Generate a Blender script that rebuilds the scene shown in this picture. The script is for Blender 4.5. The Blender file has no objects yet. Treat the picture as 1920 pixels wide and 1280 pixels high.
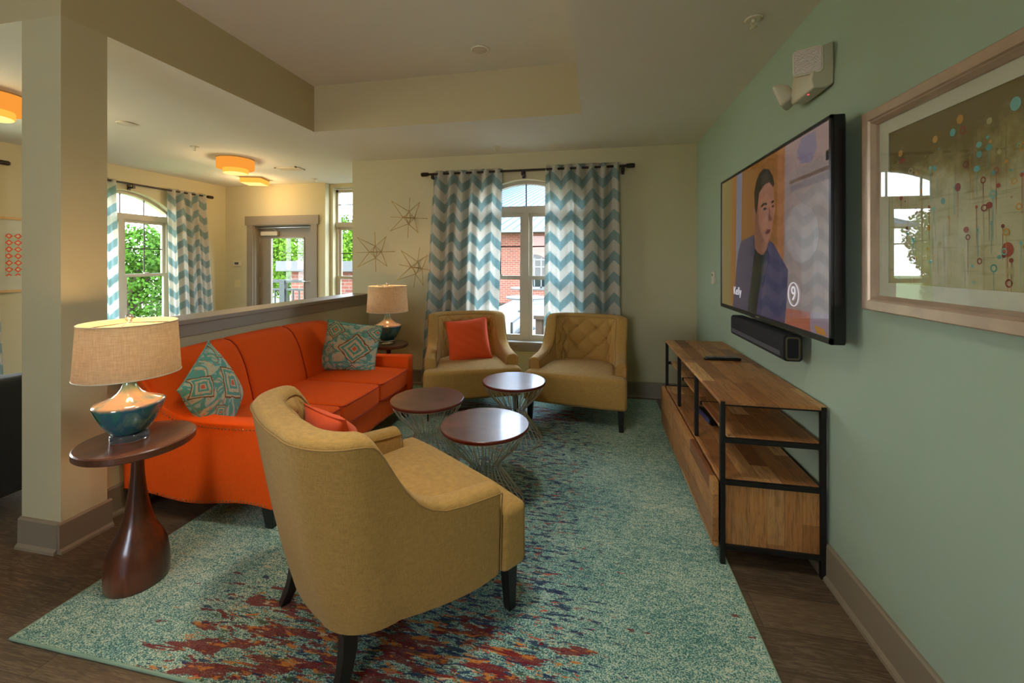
import bpy, bmesh, math, random
from mathutils import Vector, Matrix
C = bpy.context.scene
COL = C.collection
PI = math.pi
rnd = random.Random(7)

# ------------------------------------------------------------------ camera
cd = bpy.data.cameras.new('camera')
cam = bpy.data.objects.new('camera', cd); COL.objects.link(cam)
cam.location = (0, 0, 1.45)
cam.rotation_euler = (math.radians(90), 0, math.radians(11.27))
cd.sensor_width = 36; cd.lens = 774 / 1920 * 36; cd.shift_y = -150 / 1920
cd.clip_start = .05; cd.clip_end = 300
C.camera = cam
# ------------------------------------------------------------------ colour management
C.view_settings.view_transform = 'Standard'; C.view_settings.look = 'None'
C.view_settings.gamma = 1; C.view_settings.use_curve_mapping = False
C.view_settings.exposure = 0.66
C.cycles.use_denoising = True
C.cycles.max_bounces = 10; C.cycles.diffuse_bounces = 5; C.cycles.glossy_bounces = 4
C.cycles.transmission_bounces = 8; C.cycles.transparent_max_bounces = 24
C.cycles.caustics_reflective = False; C.cycles.caustics_refractive = False
C.cycles.sample_clamp_indirect = 6
# ------------------------------------------------------------------ world
w = bpy.data.worlds.new('world'); C.world = w; w.use_nodes = True
nt = w.node_tree; nt.nodes.clear()
_o = nt.nodes.new('ShaderNodeOutputWorld'); _b = nt.nodes.new('ShaderNodeBackground')
_tc = nt.nodes.new('ShaderNodeTexCoord'); _sx = nt.nodes.new('ShaderNodeSeparateXYZ')
_r = nt.nodes.new('ShaderNodeValToRGB')
nt.links.new(_tc.outputs['Generated'], _sx.inputs[0]); nt.links.new(_sx.outputs['Z'], _r.inputs[0])
_r.color_ramp.elements[0].position = 0.0; _r.color_ramp.elements[0].color = (.82, .86, .92, 1)
_r.color_ramp.elements[1].position = .7; _r.color_ramp.elements[1].color = (.45, .62, .92, 1)
nt.links.new(_r.outputs[0], _b.inputs[0]); _b.inputs[1].default_value = 12.5
nt.links.new(_b.outputs[0], _o.inputs[0])
# ------------------------------------------------------------------ sun and daylight
sd = bpy.data.lights.new('sun', 'SUN'); sd.energy = 3.0; sd.angle = .02; sd.color = (1, .95, .86)
sun = bpy.data.objects.new('sun', sd); COL.objects.link(sun)
sun.rotation_euler = Vector((.50, .62, -1.0)).to_track_quat('-Z', 'Y').to_euler()

def area(name, loc, direction, sx, sy, power, color=(1, .97, .92)):
    d = bpy.data.lights.new(name, 'AREA'); d.shape = 'RECTANGLE'; d.size = sx; d.size_y = sy
    d.energy = power; d.color = color
    o = bpy.data.objects.new(name, d); COL.objects.link(o); o.location = loc
    o.rotation_euler = Vector(direction).to_track_quat('-Z', 'Y').to_euler()
    return o
# daylight outside windows that are out of the photo's frame (behind and beside the camera)
area('daylight_left_window', (-6.45, 1.98, 1.7), (1, 0, -.35), 1.15, 1.6, 60, (.96, 1, .94))

# ------------------------------------------------------------------ helpers
def lin(c):
    return tuple(((x / 12.92) if x <= .04045 else ((x + .055) / 1.055) ** 2.4) for x in [v / 255 for v in c]) + (1,)

def thing(name, label, cat, loc=(0, 0, 0), rotz=0, group=None):
    o = bpy.data.objects.new(name, None); COL.objects.link(o)
    o.location = loc; o.rotation_euler = (0, 0, rotz); o.empty_display_size = .1
    if label: o['label'] = label
    if cat: o['category'] = cat
    if group: o['group'] = group
    return o
def tag(o, label, cat, group=None, kind=None):
    o['label'] = label; o['category'] = cat
    if group: o['group'] = group
    if kind: o['kind'] = kind
    return o
def struct(o, label=None):
    o['kind'] = 'structure'
    if label: o['label'] = label
    return o

class MB:
    """collects geometry for one mesh object"""
    def __init__(s): s.v = []; s.f = []; s.m = []; s.uv = {}; s.mi = 0; s.sm = []; s.smooth = False
    def add(s, vs, fs, T=None):
        n = len(s.v)
        for v in vs:
            v = Vector(v)
            s.v.append(T @ v if T is not None else v)
        for f in fs:
            s.f.append([i + n for i in f]); s.m.append(s.mi); s.sm.append(s.smooth)
        return n
    def box(s, a, b, T=None):
        x0, x1 = sorted((a[0], b[0])); y0, y1 = sorted((a[1], b[1])); z0, z1 = sorted((a[2], b[2]))
        vs = [(x0,y0,z0),(x1,y0,z0),(x1,y1,z0),(x0,y1,z0),(x0,y0,z1),(x1,y0,z1),(x1,y1,z1),(x0,y1,z1)]
        s.add(vs, [(0,3,2,1),(4,5,6,7),(0,1,5,4),(1,2,6,5),(2,3,7,6),(3,0,4,7)], T); return s
    def prism(s, poly, d0, d1, plane='xy', T=None):
        """polygon extruded along the axis that is missing from plane"""
        def P(p, d):
            if plane == 'xy': return (p[0], p[1], d)
            if plane == 'xz': return (p[0], d, p[1])
            return (d, p[0], p[1])
        n = len(poly)
        vs = [P(p, d0) for p in poly] + [P(p, d1) for p in poly]
        fs = [list(range(n)), list(range(2 * n - 1, n - 1, -1))] + [(i, (i + 1) % n, (i + 1) % n + n, i + n) for i in range(n)]
        s.add(vs, fs, T); return s
    def rings(s, rings, closed_ring=True, closed_path=False, caps=True, T=None):
        m = len(rings[0]); n = len(rings)
        vs = [p for r in rings for p in r]; fs = []
        for i in range(n if closed_path else n - 1):
            for j in range(m if closed_ring else m - 1):
                a = i * m + j; b = i * m + (j + 1) % m; i2 = (i + 1) % n
                fs.append((a, b, i2 * m + (j + 1) % m, i2 * m + j))
        if caps and closed_ring and not closed_path:
            fs.append(list(range(m))[::-1]); fs.append([(n - 1) * m + j for j in range(m)])
        s.add(vs, fs, T); return s
    def tube(s, path, r, seg=8, closed=False, T=None, caps=True):
        P = [Vector(p) for p in path]; n = len(P)
        tan = []
        for i in range(n):
            if closed: t = P[(i + 1) % n] - P[i - 1]
            else: t = P[min(i + 1, n - 1)] - P[max(i - 1, 0)]
            tan.append(t.normalized())
        up = Vector((0, 0, 1)) if abs(tan[0].z) < .9 else Vector((1, 0, 0))
        nrm = (up - tan[0] * up.dot(tan[0])).normalized(); rs = []
        for i in range(n):
            nrm = (nrm - tan[i] * nrm.dot(tan[i]))
            if nrm.length < 1e-6: nrm = tan[i].orthogonal()
            nrm.normalize(); b = tan[i].cross(nrm)
            rr = r[i] if isinstance(r, (list, tuple)) else r
            rs.append([P[i] + (nrm * math.cos(2 * PI * k / seg) + b * math.sin(2 * PI * k / seg)) * rr for k in range(seg)])
        s.rings(rs, True, closed, caps, T); return s
    def lathe(s, prof, seg=32, T=None, c=(0, 0)):
        rs = [[(c[0] + max(r, 1e-4) * math.cos(2 * PI * k / seg), c[1] + max(r, 1e-4) * math.sin(2 * PI * k / seg), z) for k in range(seg)] for r, z in prof]
        s.rings(rs, True, False, True, T); return s
    def grid(s, pts, T=None):
        s.rings(pts, False, False, False, T); return s
    def build(s, name, mats, parent=None, smooth=None, bevel=0, bseg=3, sub=0, loc=None, rot=None, recalc=True, solid=0):
        me = bpy.data.meshes.new(name)
        me.from_pydata([tuple(v) for v in s.v], [], s.f)
        if not isinstance(mats, (list, tuple)): mats = [mats]
        for m in mats: me.materials.append(m)
        for i, p in enumerate(me.polygons):
            p.material_index = s.m[i]; p.use_smooth = s.sm[i] if smooth is None else smooth
        if recalc:
            bm = bmesh.new(); bm.from_mesh(me); bmesh.ops.recalc_face_normals(bm, faces=bm.faces); bm.to_mesh(me); bm.free()
        o = bpy.data.objects.new(name, me); COL.objects.link(o)
        if parent is not None: o.parent = parent
        if loc: o.location = loc
        if rot: o.rotation_euler = rot
        if solid:
            md = o.modifiers.new('solid', 'SOLIDIFY'); md.thickness = solid; md.offset = 0
        if bevel:
            md = o.modifiers.new('bevel', 'BEVEL'); md.width = bevel; md.segments = bseg
            md.limit_method = 'ANGLE'; md.angle_limit = math.radians(35); md.harden_normals = False
            for p in me.polygons: p.use_smooth = True if smooth is None or smooth else False
            if smooth is None or smooth:
                wn = o.modifiers.new('wn', 'WEIGHTED_NORMAL'); wn.keep_sharp = False
        if sub:
            md = o.modifiers.new('sub', 'SUBSURF'); md.levels = sub; md.render_levels = sub
        return o
def box(name, a, b, m, parent=None, bevel=0, bseg=2): return MB().box(a, b).build(name, m, parent, bevel=bevel, bseg=bseg)

def dup(o, loc=None, rotz=None, label=None, parent=None):
    c = o.copy(); COL.objects.link(c)
    if parent is not None: c.parent = parent
    if loc is not None: c.location = loc
    if rotz is not None: c.rotation_euler = (0, 0, rotz)
    if label: c['label'] = label
    for ch in list(o.children): dup(ch, parent=c)
    return c

# ------------------------------------------------------------------ materials
class NG:
    """small node graph helper"""
    def __init__(s, name):
        s.mat = bpy.data.materials.new(name); s.mat.use_nodes = True
        s.t = s.mat.node_tree; s.t.nodes.clear()
        s.out = s.n('OutputMaterial')
    def n(s, t, **kw):
        nd = s.t.nodes.new('ShaderNode' + t)
        for k, v in kw.items(): setattr(nd, k, v)
        return nd
    def l(s, a, b): s.t.links.new(a, b)
    def setin(s, sock, v):
        if hasattr(v, 'links') or isinstance(v, bpy.types.NodeSocket): s.l(v, sock)
        else: sock.default_value = v
    def math(s, op, a, b=0.0, c=None, clamp=False):
        m = s.n('Math', operation=op); m.use_clamp = clamp
        s.setin(m.inputs[0], a); s.setin(m.inputs[1], b)
        if c is not None: s.setin(m.inputs[2], c)
        return m.outputs[0]
    def coord(s, kind='Object'): return s.n('TexCoord').outputs[kind]
    def mapping(s, v, scale=(1, 1, 1), loc=(0, 0, 0), rot=(0, 0, 0)):
        m = s.n('Mapping'); s.l(v, m.inputs[0]); m.inputs[1].default_value = loc; m.inputs[2].default_value = rot; m.inputs[3].default_value = scale
        return m.outputs[0]
    def noise(s, v, scale=5, detail=2, rough=.5, dist=0):
        m = s.n('TexNoise'); s.l(v, m.inputs['Vector']); m.inputs['Scale'].default_value = scale
        m.inputs['Detail'].default_value = detail; m.inputs['Roughness'].default_value = rough; m.inputs['Distortion'].default_value = dist
        return m.outputs['Fac']
    def ramp(s, f, stops, interp='LINEAR'):
        r = s.n('ValToRGB'); s.l(f, r.inputs[0]); r.color_ramp.interpolation = interp
        e = r.color_ramp.elements
        while len(e) < len(stops): e.new(.5)
        for i, (p, c) in enumerate(stops):
            e[i].position = p; e[i].color = c if len(c) == 4 else tuple(c) + (1,)
        return r.outputs[0]
    def mix(s, f, a, b, blend='MIX'):
        m = s.n('MixRGB', blend_type=blend); s.setin(m.inputs[0], f); s.setin(m.inputs[1], a); s.setin(m.inputs[2], b)
        return m.outputs[0]
    def smooth(s, f, lo, hi):
        m = s.n('MapRange'); m.interpolation_type = 'SMOOTHSTEP'; s.l(f, m.inputs[0])
        m.inputs[1].default_value = lo; m.inputs[2].default_value = hi
        return m.outputs[0]
    def bump(s, h, strength=.3, dist=.002):
        b = s.n('Bump'); s.l(h, b.inputs['Height']); b.inputs['Strength'].default_value = strength; b.inputs['Distance'].default_value = dist
        return b.outputs[0]
    def bsdf(s, col, rough=.6, metal=0, normal=None, spec=.5, coat=0, sheen=0, emis=None, estr=0, coat_rough=.1):
        b = s.n('BsdfPrincipled'); s.setin(b.inputs['Base Color'], col); s.setin(b.inputs['Roughness'], rough)
        b.inputs['Metallic'].default_value = metal; b.inputs['Specular IOR Level'].default_value = spec
        b.inputs['Coat Weight'].default_value = coat; b.inputs['Coat Roughness'].default_value = coat_rough
        b.inputs['Sheen Weight'].default_value = sheen
        if normal is not None: s.l(normal, b.inputs['Normal'])
        if emis is not None: s.setin(b.inputs['Emission Color'], emis); b.inputs['Emission Strength'].default_value = estr
        return b.outputs[0]
    def done(s, sh): s.l(sh, s.out.inputs[0]); return s.mat

def plain(name, c, rough=.6, metal=0, var=.06, vs=6, spec=.5, coat=0, bump=0, bs=200):
    g = NG(name); co = g.coord(); L = lin(c)
    f = g.noise(co, vs, 3)
    hi = tuple(min(1, x * (1 + var)) for x in L[:3]) + (1,); lo = tuple(x * (1 - var) for x in L[:3]) + (1,)
    col = g.ramp(f, [(.3, lo), (.7, hi)])
    nm = g.bump(g.noise(co, bs, 2), bump, .002) if bump else None
    return g.done(g.bsdf(col, rough, metal, nm, spec, coat))

def fabric(name, c, scale=420, var=.12, rough=.9, sheen=.15, bump=.35):
    g = NG(name); co = g.coord(); L = lin(c)
    a = g.noise(g.mapping(co, (1, 1, .12)), scale, 1); b = g.noise(g.mapping(co, (.12, .12, 1)), scale, 1)
    wv = g.math('MULTIPLY', g.math('ADD', a, b), .5)
    hi = tuple(min(1, x * (1 + var)) for x in L[:3]) + (1,); lo = tuple(x * (1 - var) for x in L[:3]) + (1,)
    col = g.ramp(wv, [(.36, lo), (.64, hi)])
    big = g.noise(co, 5, 2); col = g.mix(.10, col, g.ramp(big, [(.3, lo), (.7, hi)]))
    return g.done(g.bsdf(col, rough, 0, g.bump(wv, bump, .0015), .25, 0, sheen))

M = {}
M['wall_tan'] = plain('paint_tan', (200, 190, 152), .75, var=.01, bump=.04, bs=260, spec=.3)
M['wall_sage'] = plain('paint_sage', (160, 177, 154), .7, var=.01, bump=.04, bs=260, spec=.3)
M['ceil'] = plain('paint_ceiling', (222, 219, 204), .85, var=.01, spec=.2)
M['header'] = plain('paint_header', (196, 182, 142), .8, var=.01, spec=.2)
M['trim'] = plain('paint_trim', (140, 127, 106), .45, var=.02)
M['trim_light'] = plain('paint_cap', (158, 148, 132), .3, var=.02)
M['vinyl'] = plain('window_vinyl', (190, 178, 152), .45, var=.02)
M['orange'] = fabric('orange_upholstery', (228, 84, 8), 380, .07, .9, .0)
M['orange_pillow'] = fabric('orange_pillow_cotton', (226, 84, 34), 500, .06, .85, .1)
M['welt'] = plain('orange_welt', (160, 40, 8), .8)
M['khaki'] = fabric('khaki_linen', (180, 140, 74), 330, .16, .9, .12, .5)
M['khaki_welt'] = plain('khaki_welt', (158, 122, 66), .9)
M['black_wood'] = plain('black_wood', (22, 19, 18), .35, var=.2)
M['black_metal'] = plain('black_metal', (40, 38, 35), .5, .6, var=.1)
M['black_plastic'] = plain('black_plastic', (16, 16, 18), .3, var=.1)
M['black_cloth'] = plain('black_cloth', (24, 24, 27), .9, bump=.3, bs=700)
M['grille'] = plain('grille_grey', (70, 68, 76), .6)
M['silver'] = plain('brushed_silver', (205, 200, 190), .28, 1)
M['chrome'] = plain('chrome_wire', (222, 212, 190), .38, 1)
M['brass'] = plain('brass', (190, 150, 80), .3, 1)
M['nail'] = plain('nailhead_brass', (170, 120, 80), .3, 1)
M['rodm'] = plain('rod_pewter', (70, 62, 56), .4, .8)
M['bronze'] = plain('rod_bronze', (48, 38, 32), .45, .6)
M['white_plastic'] = plain('white_plastic', (205, 196, 172), .4)
M['white_paint'] = plain('white_fixture', (215, 208, 185), .5)
M['ivory'] = plain('ivory_plate', (214, 200, 150), .4)
M['matboard'] = plain('matboard', (196, 196, 172), .85)
M['dark_fab'] = fabric('dark_upholstery', (34, 34, 32), 300, .15)
def rawmat(name, c, rough=.7, metal=0):
    g = NG(name); return g.done(g.bsdf(lin(c), rough, metal))
def glassmat():
    g = NG('window_glass'); fr = g.n('Fresnel'); fr.inputs[0].default_value = 1.45
    tr = g.n('BsdfTransparent'); tr.inputs[0].default_value = (.96, .98, .97, 1)
    gl = g.n('BsdfGlossy'); gl.inputs['Roughness'].default_value = .02
    mx = g.n('MixShader'); g.l(g.math('MULTIPLY', fr.outputs[0], g.math('SUBTRACT', 1, g.n('NewGeometry').outputs['Backfacing'])), mx.inputs[0]); g.l(tr.outputs[0], mx.inputs[1]); g.l(gl.outputs[0], mx.inputs[2])
    return g.done(mx.outputs[0])
M['glass'] = glassmat()
def acrylic():
    g = NG('clear_acrylic'); b = g.n('BsdfPrincipled'); b.inputs['Base Color'].default_value = (.95, .97, .96, 1)
    b.inputs['Transmission Weight'].default_value = .9; b.inputs['Roughness'].default_value = .04; b.inputs['IOR'].default_value = 1.4
    return g.done(b.outputs[0])
M['acrylic'] = acrylic()
def shade_mat():
    g = NG('linen_shade'); co = g.coord()
    wv = g.math('MULTIPLY', g.math('ADD', g.noise(g.mapping(co, (1, 1, .06)), 260, 1), g.noise(g.mapping(co, (.1, .1, 1)), 260, 1)), .5)
    col = g.ramp(wv, [(.34, lin((206, 184, 146))), (.66, lin((228, 210, 174)))])
    d = g.n('BsdfDiffuse'); g.l(col, d.inputs[0]); t = g.n('BsdfTranslucent'); g.l(col, t.inputs[0])
    mx = g.n('MixShader'); mx.inputs[0].default_value = .42; g.l(d.outputs[0], mx.inputs[1]); g.l(t.outputs[0], mx.inputs[2])
    return g.done(mx.outputs[0])
M['shade'] = shade_mat()
def glow(name, c, s):
    g = NG(name); e = g.n('Emission'); e.inputs[0].default_value = lin(c); e.inputs[1].default_value = s
    return g.done(e.outputs[0])
M['bulb'] = glow('bulb_glow', (255, 196, 120), 8)
M['lamp_orange'] = glow('lit_parchment', (250, 160, 60), 1.0)
M['lamp_orange_side'] = glow('lit_parchment_side', (236, 148, 54), .72)
M['lamp_yellow'] = glow('lit_diffuser', (255, 205, 120), 1.15)
M['led_red'] = glow('led_red', (235, 70, 80), 1.0)
def glaze():
    g = NG('iridescent_glaze'); co = g.coord(); sx = g.n('SeparateXYZ'); g.l(co, sx.inputs[0]); z = sx.outputs['Z']
    n1 = g.noise(g.mapping(co, (1, 1, .35)), 16, 4, .6, .6); n2 = g.noise(co, 38, 3)
    low = g.ramp(n1, [(.3, lin((38, 88, 68))), (.45, lin((50, 130, 116))), (.58, lin((48, 112, 136))), (.72, lin((120, 164, 132)))])
    up = g.ramp(n1, [(.3, lin((104, 150, 160))), (.48, lin((206, 170, 134))), (.62, lin((200, 158, 140))), (.75, lin((160, 176, 130)))])
    k = g.smooth(g.math('ADD', z, g.math('MULTIPLY', n2, .012)), .160, .172)
    neck = g.smooth(z, .2, .24)
    col = g.mix(k, low, g.mix(neck, up, lin((120, 150, 130))))
    return g.done(g.bsdf(col, .12, .15, None, .6, .8))
M['glaze'] = glaze()
def dark_wood(name, a, b, rough=.3, coat=.3, sc=9, st=(1, 1, .12), bp=.1):
    g = NG(name); co = g.coord(); n1 = g.noise(g.mapping(co, st), sc * 3, 5, .6, 1.2); n2 = g.noise(co, 3.5, 3)
    col = g.mix(g.smooth(n2, .35, .7), g.ramp(n1, [(.3, lin(a)), (.7, lin(b))]), g.ramp(n1, [(.3, lin(b)), (.7, lin(tuple(min(255, int(x * 1.35)) for x in b)))]))
    return g.done(g.bsdf(col, rough, 0, g.bump(n1, bp) if bp else None, .5, coat))
M['table_wood'] = dark_wood('dark_walnut', (46, 24, 16), (92, 46, 26), .28, .35)
M['top_wood'] = dark_wood('walnut_top', (60, 34, 24), (96, 58, 38), .3, .3, 6, (1, .12, 1))
M['otto_wood'] = dark_wood('mahogany_veneer', (84, 52, 40), (104, 66, 52), .3, .4, 5, (.15, 1, 1), 0)
M['otto_edge'] = plain('mahogany_edge', (112, 38, 24), .35)
def mango(axis='y', bw=.085):
    """board strips running along axis, a tone of its own for each board"""
    g = NG('mango_boards_' + axis); co = g.coord(); sx = g.n('SeparateXYZ'); g.l(co, sx.inputs[0])
    if axis == 'y': across, along, st = g.math('ADD', sx.outputs['X'], sx.outputs['Z']), sx.outputs['Y'], (14, 1.2, 14)
    elif axis == 'z': across, along, st = g.math('ADD', sx.outputs['X'], sx.outputs['Y']), sx.outputs['Z'], (14, 14, 1.2)
    else: across, along, st = sx.outputs['Z'], sx.outputs['Y'], (14, 1.2, 14)
    b = g.math('FLOOR', g.math('DIVIDE', across, bw))
    wn1 = g.n('TexWhiteNoise', noise_dimensions='1D'); g.l(b, wn1.inputs['W'])
    seg = g.math('FLOOR', g.math('ADD', g.math('DIVIDE', along, .42), g.math('MULTIPLY', wn1.outputs['Value'], 7.3)))
    wn = g.n('TexWhiteNoise', noise_dimensions='2D'); cb = g.n('CombineXYZ'); g.l(b, cb.inputs[0]); g.l(seg, cb.inputs[1]); g.l(cb.outputs[0], wn.inputs['Vector'])
    grain = g.noise(g.mapping(co, st), 7, 5, .62, .9); blot = g.noise(co, 7, 3, .6)
    base = g.ramp(wn.outputs['Value'], [(0, lin((128, 74, 36))), (.3, lin((200, 140, 78))), (.6, lin((160, 104, 56))), (1, lin((218, 166, 104)))])
    c = g.mix(g.math('MULTIPLY', g.smooth(grain, .42, .7), .5), base, lin((72, 44, 22)))
    c = g.mix(g.math('MULTIPLY', g.smooth(blot, .56, .74), .45), c, lin((92, 44, 22)))
    c = g.mix(g.math('MULTIPLY', g.smooth(blot, .3, .42), .0), c, lin((110, 104, 70)))
    fr = g.math('FRACT', g.math('DIVIDE', across, bw)); line = g.math('LESS_THAN', fr, .03)
    c = g.mix(g.math('MULTIPLY', line, .5), c, lin((50, 30, 16)))
    return g.done(g.bsdf(c, .48, 0, g.bump(grain, .12), .4, .1))
M['mango_y'] = mango('y'); M['mango_z'] = mango('z', .075); M['mango_f'] = mango('f', .11)
def floor_mat():
    g = NG('dark_vinyl_plank'); co = g.coord(); sx = g.n('SeparateXYZ'); g.l(co, sx.inputs[0])
    b = g.math('FLOOR', g.math('DIVIDE', sx.outputs['Y'], .18)); wn1 = g.n('TexWhiteNoise', noise_dimensions='1D'); g.l(b, wn1.inputs['W'])
    xo = g.math('ADD', g.math('DIVIDE', sx.outputs['X'], 1.2), g.math('MULTIPLY', wn1.outputs['Value'], 5))
    seg = g.math('FLOOR', xo); cb = g.n('CombineXYZ'); g.l(b, cb.inputs[0]); g.l(seg, cb.inputs[1])
    wn = g.n('TexWhiteNoise', noise_dimensions='2D'); g.l(cb.outputs[0], wn.inputs['Vector'])
    cb2 = g.n('CombineXYZ'); g.l(g.math('ADD', sx.outputs['X'], g.math('MULTIPLY', wn.outputs['Value'], 9)), cb2.inputs[0]); g.l(sx.outputs['Y'], cb2.inputs[1])
    grain = g.noise(g.mapping(cb2.outputs[0], (1.6, 22, 1)), 4, 5, .62, 1.6); g2 = g.noise(g.mapping(cb2.outputs[0], (3, 60, 1)), 6, 2)
    base = g.ramp(wn.outputs['Value'], [(0, lin((84, 68, 52))), (1, lin((110, 90, 68)))])
    c = g.mix(g.math('MULTIPLY', g.smooth(grain, .5, .56), .45), base, lin((140, 118, 92)))
    c = g.mix(g.math('MULTIPLY', g.smooth(g2, .5, .62), .4), c, lin((44, 33, 24)))
    ly = g.math('LESS_THAN', g.math('FRACT', g.math('DIVIDE', sx.outputs['Y'], .18)), .018)
    lx = g.math('LESS_THAN', g.math('FRACT', xo), .003)
    c = g.mix(g.math('MULTIPLY', g.math('MAXIMUM', ly, lx), .6), c, lin((26, 20, 15)))
    return g.done(g.bsdf(c, .42, 0, g.bump(grain, .08), .4))
M['floor'] = floor_mat()
def chevron():
    g = NG('chevron_cotton'); uv = g.coord('UV'); sx = g.n('SeparateXYZ'); g.l(uv, sx.inputs[0])
    u, v = sx.outputs['X'], sx.outputs['Y']
    tri = g.math('PINGPONG', u, .145)
    k = g.math('FRACT', g.math('DIVIDE', g.math('SUBTRACT', v, g.math('MULTIPLY', tri, .86)), .222))
    n = g.noise(uv, 60, 3); k2 = g.math('ADD', k, g.math('MULTIPLY', g.math('SUBTRACT', n, .5), .03))
    f = g.math('MULTIPLY', g.smooth(k2, .02, .05), g.math('SUBTRACT', 1, g.smooth(k2, .49, .52)))
    wv = g.math('MULTIPLY', g.math('ADD', g.noise(g.mapping(uv, (1, .1, 1)), 500, 1), g.noise(g.mapping(uv, (.1, 1, 1)), 500, 1)), .5)
    blue = g.ramp(wv, [(.35, lin((154, 180, 182))), (.65, lin((190, 206, 202)))])
    white = g.ramp(wv, [(.35, lin((220, 216, 206))), (.65, lin((240, 236, 226)))])
    c = g.mix(f, white, blue)
    d = g.n('BsdfDiffuse'); g.l(c, d.inputs[0]); t = g.n('BsdfTranslucent'); g.l(c, t.inputs[0])
    mx = g.n('MixShader'); mx.inputs[0].default_value = .66; g.l(d.outputs[0], mx.inputs[1]); g.l(t.outputs[0], mx.inputs[2])
    return g.done(mx.outputs[0])
M['chevron'] = chevron()
def rug_mat():
    g = NG('distressed_rug'); co = g.coord(); sx = g.n('SeparateXYZ'); g.l(co, sx.inputs[0]); X, Y = sx.outputs['X'], sx.outputs['Y']
    loop = g.noise(g.mapping(co, (1, 1.3, 1)), 190, 1, .5); mid = g.noise(g.mapping(co, (1, 2.2, 1)), 22, 3, .6); big = g.noise(co, 2.2, 3, .6)
    blot = g.math('ADD', g.math('MULTIPLY', g.math('SUBTRACT', mid, .5), .55), g.math('MULTIPLY', g.math('SUBTRACT', big, .5), .5))
    lf = g.math('ADD', loop, g.math('MULTIPLY', blot, .6))
    base = g.ramp(lf, [(.34, lin((60, 106, 102))), (.45, lin((110, 156, 142))), (.54, lin((156, 188, 164))), (.66, lin((222, 224, 190)))])
    deep = g.ramp(lf, [(.34, lin((38, 82, 96))), (.48, lin((84, 138, 140))), (.62, lin((162, 196, 176)))])
    # distance masks
    def band(ax, c, h, soft):
        return g.math('SUBTRACT', 1, g.smooth(g.math('ABSOLUTE', g.math('SUBTRACT', ax, c)), h, h + soft))
    wob = g.math('MULTIPLY', g.math('SUBTRACT', g.noise(co, 1.7, 2), .5), .5)
    Xw = g.math('ADD', X, wob); Yw = g.math('ADD', Y, wob)
    med = g.math('MULTIPLY', band(Xw, -.82, .48, .62), band(Y, 1.36, .17, .16))      # red medallion at the near end
    med2 = g.math('MULTIPLY', band(Xw, -.75, .5, .6), band(Y, 3.88, .12, .2))
    core = g.math('MULTIPLY', band(Xw, -.62, .25, .85), band(Y, 2.6, 1.25, .5))       # scattered navy flecks
    allm = g.math('MULTIPLY', band(Xw, -.8, .55, .9), band(Y, 2.55, 1.45, .2))
    c = g.mix(g.math('MULTIPLY', core, .55), base, deep)
    def flecks(scl, seed, lo, mask, gain, cola, fine=70):
        v = g.mapping(co, scl, (seed, seed * 1.7, 0))
        n = g.math('ADD', g.noise(v, 1, 4, .68, .35), g.math('MULTIPLY', g.math('SUBTRACT', g.noise(co, fine, 1), .5), .05))
        th = g.math('ADD', n, g.math('MULTIPLY', g.math('SUBTRACT', mask, 1), gain))
        return g.smooth(th, lo, lo + .012), cola
    layers = [
        flecks((11, 50, 1), 3.1, .535, core, .16, lin((24, 42, 84))),
        flecks((7, 34, 1), 8.4, .61, allm, .20, lin((30, 50, 84))),
        flecks((13, 44, 1), 15.2, .60, core, .12, lin((196, 84, 50))),
        flecks((4.6, 19, 1), 21.7, .50, med, .20, lin((120, 26, 24))),
        flecks((4.6, 19, 1), 26.3, .515, med2, .22, lin((126, 34, 30))),
        flecks((11, 42, 1), 31.0, .60, med, .14, lin((66, 84, 52))),
        flecks((11, 46, 1), 37.3, .575, med, .14, lin((206, 128, 48))),
        flecks((8, 36, 1), 44.8, .62, med, .12, lin((24, 44, 84))),
        flecks((12, 60, 1), 52.6, .63, allm, .12, lin((204, 190, 150))),
        flecks((12, 46, 1), 61.2, .655, allm, .10, lin((150, 46, 36))),
    ]
    for f, cc in layers: c = g.mix(g.math('MULTIPLY', f, .88), c, cc)
    h = g.math('ADD', loop, g.math('MULTIPLY', g.noise(co, 420, 1), .5))
    return g.done(g.bsdf(c, .95, 0, g.bump(h, .6, .004), .15, 0, .1))
M['rug'] = rug_mat()
M['rug_edge'] = plain('rug_binding', (142, 168, 140), .9, bump=.4)
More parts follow.
